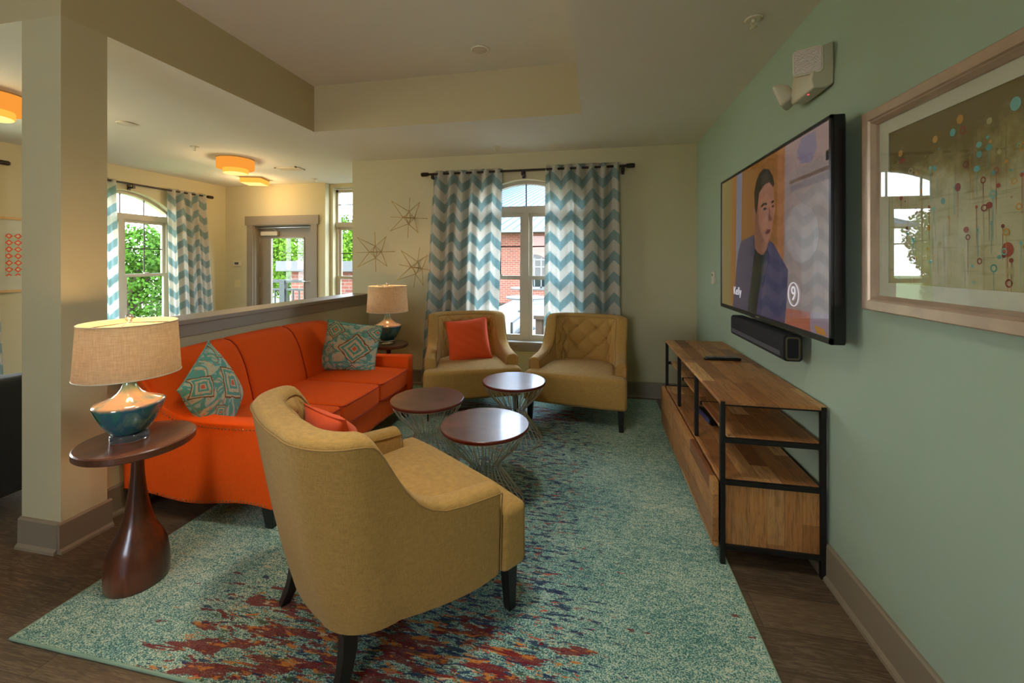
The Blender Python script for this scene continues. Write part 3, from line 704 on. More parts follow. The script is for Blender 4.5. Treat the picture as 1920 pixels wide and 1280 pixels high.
# ------------------------------------------------------------------ tufted tub armchair
def armchair(label, loc, rotz, group=None):
    """front is +y; U-shaped shell whose rim falls from the tall back to the low arms"""
    t = thing('tufted_armchair', label, 'armchair', loc, rotz, group)
    # outer surface in plan, right front -> back -> left front: (top curve, bottom curve)
    def lerp(a, b, q): return a + (b - a) * q
    def table(tb, y):
        for (y0, v0), (y1, v1) in zip(tb, tb[1:]):
            if y0 >= y >= y1: return v0 + (v1 - v0) * (y0 - y) / (y0 - y1)
        return tb[-1][1] if y < tb[-1][0] else tb[0][1]
    HT = [(.28, .545), (.157, .552), (.04, .56), (-.063, .572), (-.122, .60), (-.149, .632), (-.182, .70), (-.212, .79), (-.235, .855), (-.26, .882), (-.30, .888), (-.5, .893)]
    half = []
    ysd = [.27, .22, .16, .10, .04, -.02, -.06, -.09, -.115, -.135, -.15, -.165, -.18, -.195, -.21, -.225, -.24, -.255]
    for i, y in enumerate(ysd):
        q = i / (len(ysd) - 1); yb = lerp(.27, -.115, q)
        xb = .43 - .085 * max(0, (.20 - yb) / .315) ** 1.6
        half.append(((lerp(.45, .41, min(1, (.27 - y) / .45)), y), (xb, yb)))
    for k in range(1, 15):
        a = k / 14 * PI / 2
        half.append(((.41 - .25 * (1 - math.cos(a)), -.255 - .20 * math.sin(a)), (.345 - .18 * (1 - math.cos(a)), -.115 - .20 * math.sin(a))))
    half += [((.11, -.4605), (.115, -.323)), ((.055, -.464), (.058, -.329))]
    plan2 = half + [((0, -.465), (0, -.331))] + [((-a[0], a[1]), (-b[0], b[1])) for a, b in reversed(half)]
    plan = [p[0] for p in plan2]
    n = len(plan); zb = .185
    def sstep(a, b, x): q = max(0, min(1, (x - a) / (b - a))); return q * q * (3 - 2 * q)
    rings = []; inner = []; outer_edge = []; inner_edge = []
    for i, (x, y) in enumerate(plan):
        xb, yb = plan2[i][1]
        a, b = plan[max(0, i - 1)], plan[min(n - 1, i + 1)]
        tx, ty = b[0] - a[0], b[1] - a[1]; L = math.hypot(tx, ty); nx, ny = -ty / L, tx / L
        if nx * x + ny * (y + .05) < 0: nx, ny = -nx, -ny
        if y > -.25: nx, ny = (1 if x > 0 else -1), 0
        zt = table(HT, y); bk = sstep(-.10, -.42, y)
        th = .10 + .015 * bk
        def P(d, z, x=x, y=y, xb=xb, yb=yb, nx=nx, ny=ny, bk=bk):
            q = max(0, min(1, (z - zb) / (.88 - zb))) ** .8
            return (lerp(xb, x, q) - nx * d, lerp(yb, y, q) - ny * d, z)
        r = .03
        ring = [P(.012, zb)] + [P(0, zb + .015)] + [P(0, zb + (zt - r - zb) * q) for q in (.2, .4, .6, .8)] + [P(0, zt - r)]
        ring += [P(r * (1 - math.cos(q)), zt - r + r * math.sin(q)) for q in (.5, 1.0, 1.4)]
        ring += [P(th / 2, zt + .004)]
        ring += [P(th - r * (1 - math.cos(q)), zt - r + r * math.sin(q)) for q in (1.4, 1.0, .5)]
        ring += [P(th, zt - r)] + [P(th + .01 * (1 - q), .35 + (zt - r - .35) * q) for q in (.66, .33, 0)] + [P(th, zb)]
        rings.append(ring); outer_edge.append(Vector(P(-.001, zt - r + .006))); inner_edge.append(Vector(P(th + .001, zt - r + .004)))
        inner.append((x, y, nx, ny, th, (xb, yb), zt))
    mb = MB(); mb.smooth = True; mb.rings(rings); sh = mb.build('shell', M['khaki'], t, bevel=.012, bseg=3)
    sh.modifiers['bevel'].angle_limit = math.radians(60)
    # welt along both edges of the rim and down the arm fronts
    mb = MB(); mb.tube(outer_edge, .0035, 6); mb.tube(inner_edge, .0035, 6)
    for e, sg in ((outer_edge[0], 1), (outer_edge[-1], -1), (inner_edge[0], 1), (inner_edge[-1], -1)): mb.tube([e + Vector((0, .002, 0)), Vector((e.x - sg * .006, e.y + .002, .44)), Vector((e.x - sg * .012, e.y + .002, .21))], .003, 6)
    mb.build('welt', M['khaki_welt'], t)
    # buttoned inside back
    ids = [i for i in range(n) if plan[i][1] < -.20]
    cum = [0]
    for a, b in zip(ids, ids[1:]):
        cum.append(cum[-1] + math.hypot(plan[a][0] * .72 - plan[b][0] * .72, (plan[a][1] - plan[b][1]) * .72))
    Ls = cum[-1]; nu, nv = 110, 46; z0, z1 = .42, .86
    du, dv = .165, .19
    def at(s):
        k = 0
        while k < len(cum) - 2 and cum[k + 1] < s: k += 1
        f = (s - cum[k]) / max(1e-6, cum[k + 1] - cum[k]); A, B = inner[ids[k]], inner[ids[k + 1]]
        q = [A[j] + (B[j] - A[j]) * f for j in range(5)] + [(A[5][0] + (B[5][0] - A[5][0]) * f, A[5][1] + (B[5][1] - A[5][1]) * f)]
        return q, A[6] + (B[6] - A[6]) * f
    pts = []
    def surf(s, z, extra=0):
        q, zt = at(s); ln = math.hypot(q[2], q[3]); nx, ny = q[2] / ln, q[3] / ln
        z1 = zt - .032; z = min(z, z1)
        u, v = (s - Ls / 2), z - .665
        a, b = u / du + v / dv, u / du - v / dv
        tuft = (abs(math.sin(PI * a)) * abs(math.sin(PI * b))) ** .45
        edge = min(1, max(0, min(s, Ls - s)) / .035) * min(1, max(0, z1 - z) / .05)
        h = edge ** .5 * (.014 + .030 * tuft) - .002
        uu, vv = (round(a) + round(b)) / 2 * du, (round(a) - round(b)) / 2 * dv
        if abs(vv) < .15: h -= .022 * math.exp(-(math.hypot(u - uu, v - vv) / .017) ** 2) * edge
        d = q[4] + h + extra; w_ = max(0, min(1, (z - zb) / (.88 - zb))) ** .8
        return (lerp(q[5][0], q[0], w_) - nx * d, lerp(q[5][1], q[1], w_) - ny * d, z)
    for j in range(nv + 1):
        z = z0 + (z1 - z0) * j / nv
        pts.append([surf(Ls * i / nu, z) for i in range(nu + 1)])
    mb = MB(); mb.grid(pts); mb.build('inside_back', M['khaki'], t, smooth=True)
    for r_ in (-1, 0, 1):
        cnt = 4 if r_ else 5
        for k in range(cnt):
            u = (k - (cnt - 1) / 2) * du; s = Ls / 2 + u
            if not .04 < s < Ls - .04: continue
            z = .665 + r_ * dv / 2; p = Vector(surf(s, z, .004)); q, _ = at(s)
            T = Matrix.Translation(p) @ Vector((-q[2], -q[3], 0)).to_track_quat('Z', 'Y').to_matrix().to_4x4()
            MB().lathe([(0, -.004), (.011, -.003), (.012, 0), (.009, .004), (0, .006)], 12, T).build('button', M['khaki'], t, smooth=True)
    # T-shaped tight seat running out in front of the arms
    tl = [(-.18, -.25), (.18, -.25), (.30, -.08), (.34, .275), (.445, .275), (.455, .405), (.25, .42), (-.25, .42), (-.455, .405), (-.445, .275), (-.34, .275), (-.30, -.08)]
    slab('seat', M['khaki'], tl, .185, .445, t, bevel=.032, crown=.03, step=.08)
    for sx in (-1, 1):
        for fy in (1, -1):
            mb = MB()
            if fy > 0: prof = [((sx * .400, .345), .20, .027), ((sx * .403, .350), 0, .018)]; steps = prof
            else: steps = [((sx * .255, -.265), .20, .025), ((sx * .262, -.27), .14, .024), ((sx * .268, -.285), .07, .021), ((sx * .275, -.315), 0, .018)]
            mb.rings([[(c[0] + a * r, c[1] + b * r, z) for a, b in ((-1, -1), (1, -1), (1, 1), (-1, 1))] for c, z, r in steps])
            mb.build('leg', M['black_wood'], t, bevel=.003)
    return t
g_ch = None
ch = armchair('khaki tub armchair in the foreground seen from behind, beside the wire tables', (-.875, 1.621, ZR), math.radians(-34.4))
ch2 = dup(ch, (-1.235, 3.99, ZR), math.radians(203), 'khaki tub armchair by the window holding an orange pillow')
ch3 = dup(ch, (-.12, 4.0, ZR), math.radians(171), 'empty khaki button-tufted armchair between the window and the media console')

# ------------------------------------------------------------------ sofa
sf = thing('sofa', 'orange three-seat sofa with sloping nailhead arms against the half wall', 'sofa', (0, 0, ZR))
SY0, SY1 = 1.885, 3.615
# arm outline in x-z: top sweep, front, scalloped bottom
def arm_outline():
    top = []
    ctrl = [(-2.655, .80), (-2.60, .83), (-2.545, .80), (-2.50, .745), (-2.44, .68), (-2.37, .622), (-2.28, .585), (-2.15, .566), (-2.0, .562), (-1.85, .566), (-1.70, .572), (-1.672, .565), (-1.665, .55)]
    for i in range(len(ctrl) - 1):
        p0 = ctrl[max(0, i - 1)]; p1 = ctrl[i]; p2 = ctrl[i + 1]; p3 = ctrl[min(len(ctrl) - 1, i + 2)]
        for k in range(4):
            s = k / 4
            top.append(tuple(.5 * ((2 * p1[j]) + (-p0[j] + p2[j]) * s + (2 * p0[j] - 5 * p1[j] + 4 * p2[j] - p3[j]) * s * s + (-p0[j] + 3 * p1[j] - 3 * p2[j] + p3[j]) * s ** 3) for j in range(2)))
    top.append(ctrl[-1])
    bot = [(-1.665 - (.985) * i / 24, .118 + .020 * math.sin(i / 24 * PI * 2.6 + .15) * (1 - .35 * i / 24) - .0 * i) for i in range(25)]
    return top, bot
top, bot = arm_outline()
for side in (0, 1):
    y0, y1 = (SY0, SY0 + .105) if side == 0 else (SY1 - .105, SY1)
    mb = MB(); mb.prism(top + bot, y0, y1, 'xz')
    a_ = mb.build('arm', M['orange'], sf, bevel=.012, bseg=4)
    yo = y0 if side == 0 else y1; sg = -1 if side == 0 else 1
    mb = MB(); path = [(x, yo - sg * .004, z - .012) for x, z in top]; mb.tube(path, .003, 6); mb.build('welt', M['welt'], a_)
    # brass nails: along the sweep, down the front and along the scallop
    nb = MB()
    def nails(pts, nrm, step=.022):
        L = 0; nxt = 0
        for a, b in zip(pts, pts[1:]):
            a, b = Vector(a), Vector(b); seg = (b - a).length
            while nxt <= L + seg:
                p = a + (b - a) * ((nxt - L) / max(seg, 1e-6)); nxt += step
                T = Matrix.Translation(p) @ Vector(nrm).to_track_quat('Z', 'Y').to_matrix().to_4x4()
                nb.lathe([(.0055, 0), (.0048, .0018), (.0026, .0032), (0, .0036)], 7, T)
            L += seg
    nails([(x, yo, z - .030) for x, z in top if x > -2.60], (0, sg, 0)); nails([(x, yo, z + .016) for x, z in bot[1:-1]], (0, sg, 0))
    nails([(-1.665, yo - sg * .016, .54 - .40 * i / 10) for i in range(11)], (1, 0, 0)); 
    no = nb.build('nailhead_trim', M['nail'], a_, smooth=True); no['kind'] = 'stuff'; no['label'] = 'row of small brass nailheads'
# base rail
mb = MB(); mb.box((-2.60, SY0 + .105, .135), (-1.685, SY1 - .105, .315)); mb.build('base_rail', M['orange'], sf, bevel=.015, bseg=4)
nb = MB()
for i in range(66):
    y = SY0 + .12 + i * .0228; T = Matrix.Translation((-1.685, y, .155)) @ Matrix.Rotation(PI / 2, 4, 'Y'); nb.lathe([(.0055, 0), (.0048, .0018), (.0026, .0032), (0, .0036)], 7, T)
no = nb.build('nailhead_trim', M['nail'], sf, smooth=True); no['kind'] = 'stuff'; no['label'] = 'row of small brass nailheads along the front rail'
# inside back: two upright seams, camel curve
bprof = [(-2.325, .36), (-2.33, .44), (-2.345, .52), (-2.37, .60), (-2.40, .68), (-2.435, .755), (-2.475, .815), (-2.52, .850), (-2.57, .862), (-2.62, .850), (-2.655, .815), (-2.66, .70), (-2.66, .45), (-2.655, .14)]
yA, yB = SY0 + .03, SY1 - .03; seams = (yA + (yB - yA) * .335, yA + (yB - yA) * .665)
def bshift(y):
    q = (y - (yA + yB) / 2) / ((yB - yA) / 2)
    return .030 * (1 - abs(q) ** 2.2) - .012 * abs(q) ** 8
ys = sorted([yA + (yB - yA) * i / 60 for i in range(61)] + [s + d for s in seams for d in (-.012, -.007, -.0035, 0, .0035, .007, .012)])
rings = []
for y in ys:
    dz = bshift(y); g_ = sum(math.exp(-((y - s) / .0055) ** 2) for s in seams)
    soft = min(min(abs(y - s) for s in list(seams) + [yA, yB]) / .06, 1)
    ring = []
    for k, (x, z) in enumerate(bprof):
        puff = .012 * math.sin(soft * PI / 2) if 1 <= k <= 9 else 0
        nx_, nz_ = (.9, .3) if k < 6 else (.2, 1)
        ring.append((x + nx_ * (puff - .010 * g_), y, z + nz_ * (puff - .010 * g_) * (1 if k < 11 else 0) + (dz if 3 < k < 11 else dz * .4 if k == 3 else 0)))
    rings.append(ring)
mb = MB(); mb.rings(rings); mb.build('backrest', M['orange'], sf, bevel=.01)
for s in seams:
    dz = bshift(s); MB().tube([(x + .002, s, z + (dz if 3 < k < 11 else 0) + .001) for k, (x, z) in enumerate(bprof[:11])], .0028, 6).build('back_seam', M['welt'], sf)
# seat cushions
cy = [SY0 + .108, SY0 + .108 + (SY1 - SY0 - .216) / 3, SY0 + .108 + (SY1 - SY0 - .216) * 2 / 3, SY1 - .108]
for a, b in zip(cy, cy[1:]):
    ol = [(-2.36, a + .003), (-1.665, a + .003), (-1.650, (a * .75 + b * .25)), (-1.646, (a + b) / 2), (-1.650, (a * .25 + b * .75)), (-1.665, b - .003), (-2.36, b - .003)]
    c = slab('seat_cushion', M['orange'], ol, .318, .468, sf, bevel=.022, crown=.018)
    for z in (.458, .328):
        pth = [(-2.3, a + .008, z), (-1.675, a + .008, z), (-1.656, a + .03, z), (-1.6475, (a + b) / 2, z), (-1.656, b - .03, z), (-1.675, b - .008, z), (-2.3, b - .008, z)]
        MB().tube(pth, .0035, 6).build('welt', M['welt'], c)
for x in (-1.715, -2.60):
    for y in (SY0 + .06, SY1 - .06):
        mb = MB(); mb.rings([[(x + a * r, y + b * r, z) for a, b in ((-1, -1), (1, -1), (1, 1), (-1, 1))] for r, z in ((.038, .145), (.034, .09), (.022, 0))])
        if x < -2.5: mb.v = [Vector((v.x + .0, v.y, v.z - (ZR if v.z < .01 else 0))) for v in mb.v]
        mb.build('leg', M['black_wood'], sf, bevel=.003)
p = pillow('throw_pillow', M['ikat_a'], .50, .44, .15, seed=2); tag(p, 'teal and coral ikat pillow at the far end of the orange sofa', 'pillow', None)
place(p, (-2.13, 3.33, .685), (.22, -.95, .22), math.radians(7))
p = pillow('throw_pillow', M['ikat_b'], .48, .46, .17, seed=5); tag(p, 'ikat pillow tipped on its corner at the near arm of the orange sofa', 'pillow', None)
place(p, (-2.265, 2.11, .655), (.88, .36, .30), math.radians(-24))
p = pillow('throw_pillow', M['orange_pillow'], .42, .42, .14, seed=3, wr=.05); tag(p, 'plain orange pillow on the armchair by the window', 'pillow', None)
place(p, (-1.235, 3.97, .665), (.36, -.90, .30), math.radians(-6))
p = pillow('throw_pillow', M['orange_pillow'], .42, .42, .15, seed=4, wr=.12); tag(p, 'orange pillow inside the foreground armchair, mostly hidden by its back', 'pillow', None)
place(p, (-1.0, 1.49, .66), (.50, .80, .28), math.radians(6))

# ------------------------------------------------------------------ pedestal end tables and lamps
def end_table(label, loc, s=1.0, lean=0):
    t = thing('pedestal_end_table', label, 'side table', loc)
    MB().lathe([(0, .608), (.206, .608), (.211, .613), (.211, .637), (.206, .642), (0, .642)], 64).build('tabletop', M['top_wood'], t, smooth=False)
    prof = [(0, 0), (.108, 0), (.114, .01), (.116, .05), (.114, .10), (.106, .15), (.092, .19), (.074, .225), (.057, .27), (.043, .33), (.033, .40), (.026, .47), (.023, .53), (.026, .57), (.040, .595), (.06, .608), (0, .606)]
    MB().lathe(prof, 48).build('pedestal', M['table_wood'], t, smooth=True)
    t.scale = (s, s, s); return t
end_table('dark wooden pedestal side table beside the near sofa arm', (-2.025, 1.50, ZR))
end_table('dark pedestal side table in the corner beyond the sofa', (-2.075, 3.915, ZR), .93)
def lamp(label, loc, s, power):
    t = thing('table_lamp', label, 'lamp', loc); t.scale = (s, s, s)
    MB().lathe([(.03, 0), (.066, 0), (.068, .004), (.068, .026), (.066, .03), (.03, .03)], 40).build('acrylic_foot', M['acrylic'], t, smooth=True)
    prof = [(0, .028), (.055, .03), (.075, .05), (.095, .082), (.112, .118), (.124, .152), (.126, .163), (.120, .169), (.105, .174), (.082, .183), (.060, .196), (.042, .212), (.030, .230), (.023, .250), (.021, .270), (.021, .285), (.026, .289), (.026, .295), (0, .296)]
    MB().lathe(prof, 48).build('glazed_body', M['glaze'], t, smooth=True)
    mb = MB(); mb.lathe([(0, .294), (.012, .296), (.012, .36), (.016, .362), (.016, .40), (0, .402)], 16)
    mb.build('socket', M['silver'], t, smooth=True)
    mb = MB(); mb.tube([(.012, 0, .31), (.055, 0, .34), (.06, 0, .42), (.045, 0, .50), (0, 0, .528)], .002, 6); mb.tube([(-.012, 0, .31), (-.055, 0, .34), (-.06, 0, .42), (-.045, 0, .50), (0, 0, .528)], .002, 6)
    mb.build('harp', M['silver'], t)
    bl = MB().lathe([(.01, .395), (.02, .42), (.03, .45), (.028, .475), (.015, .492), (0, .495)], 20).build('bulb', M['bulb'], t, smooth=True)
    z0, z1, r0, r1 = .292, .522, .183, .170
    mb = MB(); mb.lathe([(r0, z0), (r1, z1), (r1 - .0025, z1), (r0 - .0025, z0)], 72); 
    me = mb; me.f = [f for f in me.f if len(f) == 4]; me.m = me.m[:len(me.f)]; me.sm = me.sm[:len(me.f)]
    sh = mb.build('lamp_shade', M['shade'], t, smooth=True)
    mb = MB()
    for r, z in ((r0, z0), (r1, z1)): MB().tube([(r * math.cos(a / 36 * PI), r * math.sin(a / 36 * PI), z) for a in range(72)], .0022, 6, closed=True).build('shade_rim', M['white_paint'], sh, smooth=True)
    mb = MB()
    for k in range(3): a = k * 2 * PI / 3 + .5; mb.tube([(0, 0, z1 - .002), (r1 * .6 * math.cos(a), r1 * .6 * math.sin(a), z1 - .002), (r1 * math.cos(a), r1 * math.sin(a), z1 - .004)], .0018, 6)
    mb.build('shade_spider', M['bronze'], sh)
    MB().lathe([(0, .526), (.009, .527), (.006, .533), (.013, .540), (.015, .548), (.011, .557), (0, .561)], 20).build('finial', M['silver'], t, smooth=True)
    d = bpy.data.lights.new('lamp_bulb', 'POINT'); d.energy = power; d.color = (1, .62, .30); d.shadow_soft_size = .035
    o = bpy.data.objects.new('lamp_bulb', d); COL.objects.link(o); o.parent = t; o.location = (0, 0, .47)
    bl.visible_shadow = True
    return t
lamp('lit table lamp with teal glazed base nearest the pillar', (-2.05, 1.485, ZR + .642), 1.0, 24)
lamp('lit table lamp with teal glazed base in the corner by the half wall', (-2.085, 3.915, ZR + .6), 1.12, 20)

# ------------------------------------------------------------------ wire drum tables
def wire_table(label, loc, r):
    t = thing('wire_table', label, 'side table', loc, 0, None); zt = .48
    MB().lathe([(0, zt - .021), (r - .004, zt - .021), (r, zt - .018), (r, zt - .003), (r - .003, zt - .0005), (0, zt)], 72).build('tabletop', M['otto_wood'], t, smooth=False)
    MB().lathe([(r - .002, zt - .0205), (r + .0008, zt - .018), (r + .0008, zt - .004), (r - .001, zt - .002)], 72).build('edge_band', M['otto_edge'], t, smooth=True)
    mb = MB(); mb.tube([((r - .012) * math.cos(a / 32 * PI), (r - .012) * math.sin(a / 32 * PI), zt - .025) for a in range(64)], .004, 6, closed=True); mb.build('top_ring', M['chrome'], t, smooth=True); mb = MB(); mb.tube([((r - .03) * math.cos(a / 32 * PI), (r - .03) * math.sin(a / 32 * PI), .004) for a in range(64)], .004, 6, closed=True)
    mb.build('base_ring', M['chrome'], t, smooth=True)
    N = 28
    prof = [(r - .012, zt - .025), (r - .026, zt - .06), (r - .058, zt - .11), (r - .10, zt - .155), (.115, zt - .195), (.092, zt - .222), (.088, zt - .24), (.094, zt - .262), (.118, zt - .30), (.155, zt - .345), (.19, zt - .40), (r - .04, zt - .44), (r - .032, .03), (r - .03, .004)]
    w0 = MB().tube([(x, 0, z) for x, z in prof], .0035, 6).build('wire', M['chrome'], t, smooth=True)
    for k in range(1, N):
        c_ = w0.copy(); COL.objects.link(c_); c_.parent = t; c_.rotation_euler = (0, 0, 2 * PI * k / N)
    return t
wire_table('wire drum table with mahogany top closest to the sofa', (-1.15, 2.73, ZR), .253)
wire_table('wire drum table with mahogany top in front of the two window armchairs', (-.635, 3.27, ZR), .253)
wire_table('largest-looking wire drum table, next to the foreground armchair', (-.635, 2.37, ZR), .26)

# ------------------------------------------------------------------ media console
cx0, cx1, cyn, cyf, ct = .60, 1.025, 2.13, 3.66, .79
t = thing('media_console', 'long mango wood and black metal media console under the television', 'console', (0, 0, 0))
mb = MB(); b_ = .011
for x in (cx0, cx1):
    for y in (cyn, cyf): mb.box((x - b_, y - b_, ZR if x < .8 else 0), (x + b_, y + b_, ct - .004))
for y in (cyn, cyf):
    for z in (ct - .015, .60, .40, .095): mb.box((cx0, y - b_ * .9, z - b_), (cx1, y + b_ * .9, z + b_))
for x in (cx0, cx1): mb.box((x - b_ * .8, cyn, .085), (x + b_ * .8, cyf, .105))
mb.box((cx1 - b_, cyn, ct - .026), (cx1 + b_, cyf, ct - .006))
mb.build('metal_frame', M['black_metal'], t, bevel=.0015, bseg=1)
y1, y2 = cyn + (cyf - cyn) / 3, cyn + (cyf - cyn) * 2 / 3
for y in (y1, y2): box('upright', (cx0 - b_, y - b_, .41), (cx0 + b_, y + b_, ct - .02), M['black_metal'], t, bevel=.0015)
box('tabletop', (cx0 - .012, cyn - .010, ct - .02), (cx1 + .012, cyf + .012, ct), M['mango_y'], t, bevel=.002)
sh_ = box('shelf', (cx0 + .03, cyn + .01, .60), (cx1 - .005, cyf - .01, .615), M['mango_y'], t, bevel=.002)
mb = MB()
for y in (y1, y2): mb.box((cx0 + .02, y - .004, .595), (cx1 - .005, y + .004, .617))
mb.build('shelf_bar', M['black_metal'], sh_, smooth=False)
box('cabinet_top', (cx0 - .008, cyn + .010, .385), (cx1 - .002, cyf - .010, .408), M['mango_y'], t, bevel=.002)
box('side_panel', (cx0 + .012, cyn + .002, .105), (cx1 - .012, cyn + .02, .388), M['mango_z'], t)
box('side_panel', (cx0 + .012, cyf - .02, .105), (cx1 - .012, cyf - .002, .388), M['mango_z'], t)
box('bottom_panel', (cx0, cyn + .01, .10), (cx1 - .005, cyf - .01, .118), M['mango_y'], t)
box('back_panel', (cx1 - .02, cyn + .01, .10), (cx1 - .008, cyf - .01, .388), M['mango_y'], t)
for a, b in ((cyn - .002, y1 - .002), (y1 + .002, y2 - .002), (y2 + .002, cyf + .012)):
    box('drawer_front', (cx0 - .044, a, .088), (cx0 - .016, b, .398), M['mango_f'], t, bevel=.0025)
# remote and set-top box
rc = thing('remote_control', 'black remote control lying on the console top', 'remote', (.84, 2.985, ct), math.radians(6))
mb = MB(); mb.rings([[(x, s * w_, z) for s, z in ((-1, 0.008), (-.8, 0.002), (.8, 0.002), (1, 0.008), (.9, h_), (-.9, h_))] for x, w_, h_ in ((-.118, .010, .012), (-.105, .020, .018), (-.06, .024, .022), (0, .022, .020), (.06, .021, .020), (.10, .022, .021), (.118, .012, .016))])
mb.build('body', M['black_plastic'], rc, bevel=.002)
mb = MB()
for i in range(9):
    for j in range(3): mb.box((-.095 + i * .021 - .006, -.014 + j * .014 - .0045, .0195), (-.095 + i * .021 + .006, -.014 + j * .014 + .0045, .0245))
mb.build('button_pad', plain('grey_buttons', (120, 118, 112), .6), rc, smooth=False)
sb = thing('set_top_box', 'black and blue set-top box on the lower shelf of the console', 'cable box', (.80, 2.93, .408), math.radians(4))
box('case', (-.09, -.12, .006), (.12, .12, .042), M['black_plastic'], sb, bevel=.004)
box('front_panel', (-.094, -.115, .010), (-.089, .115, .038), plain('blue_sheen', (44, 58, 110), .25), sb, bevel=.001)
mb = MB(); [mb.box((x - .01, y - .01, 0), (x + .01, y + .01, .007)) for x in (-.07, .1) for y in (-.1, .1)]; mb.build('foot', M['black_plastic'], sb, smooth=False)
# ------------------------------------------------------------------ television
TX = .944; ya, yb, za, zb_ = 1.890, 3.375, 1.112, 2.045
tv = thing('television', 'large wall-mounted flat television showing a man in a suit', 'television', (0, 0, 0))
mb = MB(); mb.rings([[(x, ya + i_, za + i_), (x, yb - i_, za + i_), (x, yb - i_, zb_ - i_), (x, ya + i_, zb_ - i_)] for x, i_ in ((TX, .002), (TX + .004, 0), (TX + .045, 0), (TX + .055, .012), (TX + .06, .05))])
mb.build('housing', M['black_plastic'], tv, bevel=.0015)
mb = MB(); mb.box((TX + .055, 2.4, 1.4), (R - .001, 2.85, 1.75)); mb.box((TX + .06, 2.2, 1.35), (R - .03, 2.25, 1.8)); mb.box((TX + .06, 3.0, 1.35), (R - .03, 3.05, 1.8))
mb.build('wall_bracket', M['black_metal'], tv, smooth=False)
def scr(name, c, e=.32):
    g = NG(name); L = lin(c)
    return g.done(g.bsdf((.02, .02, .02, 1), .12, 0, None, .5, .9, 0, L, e, .03))
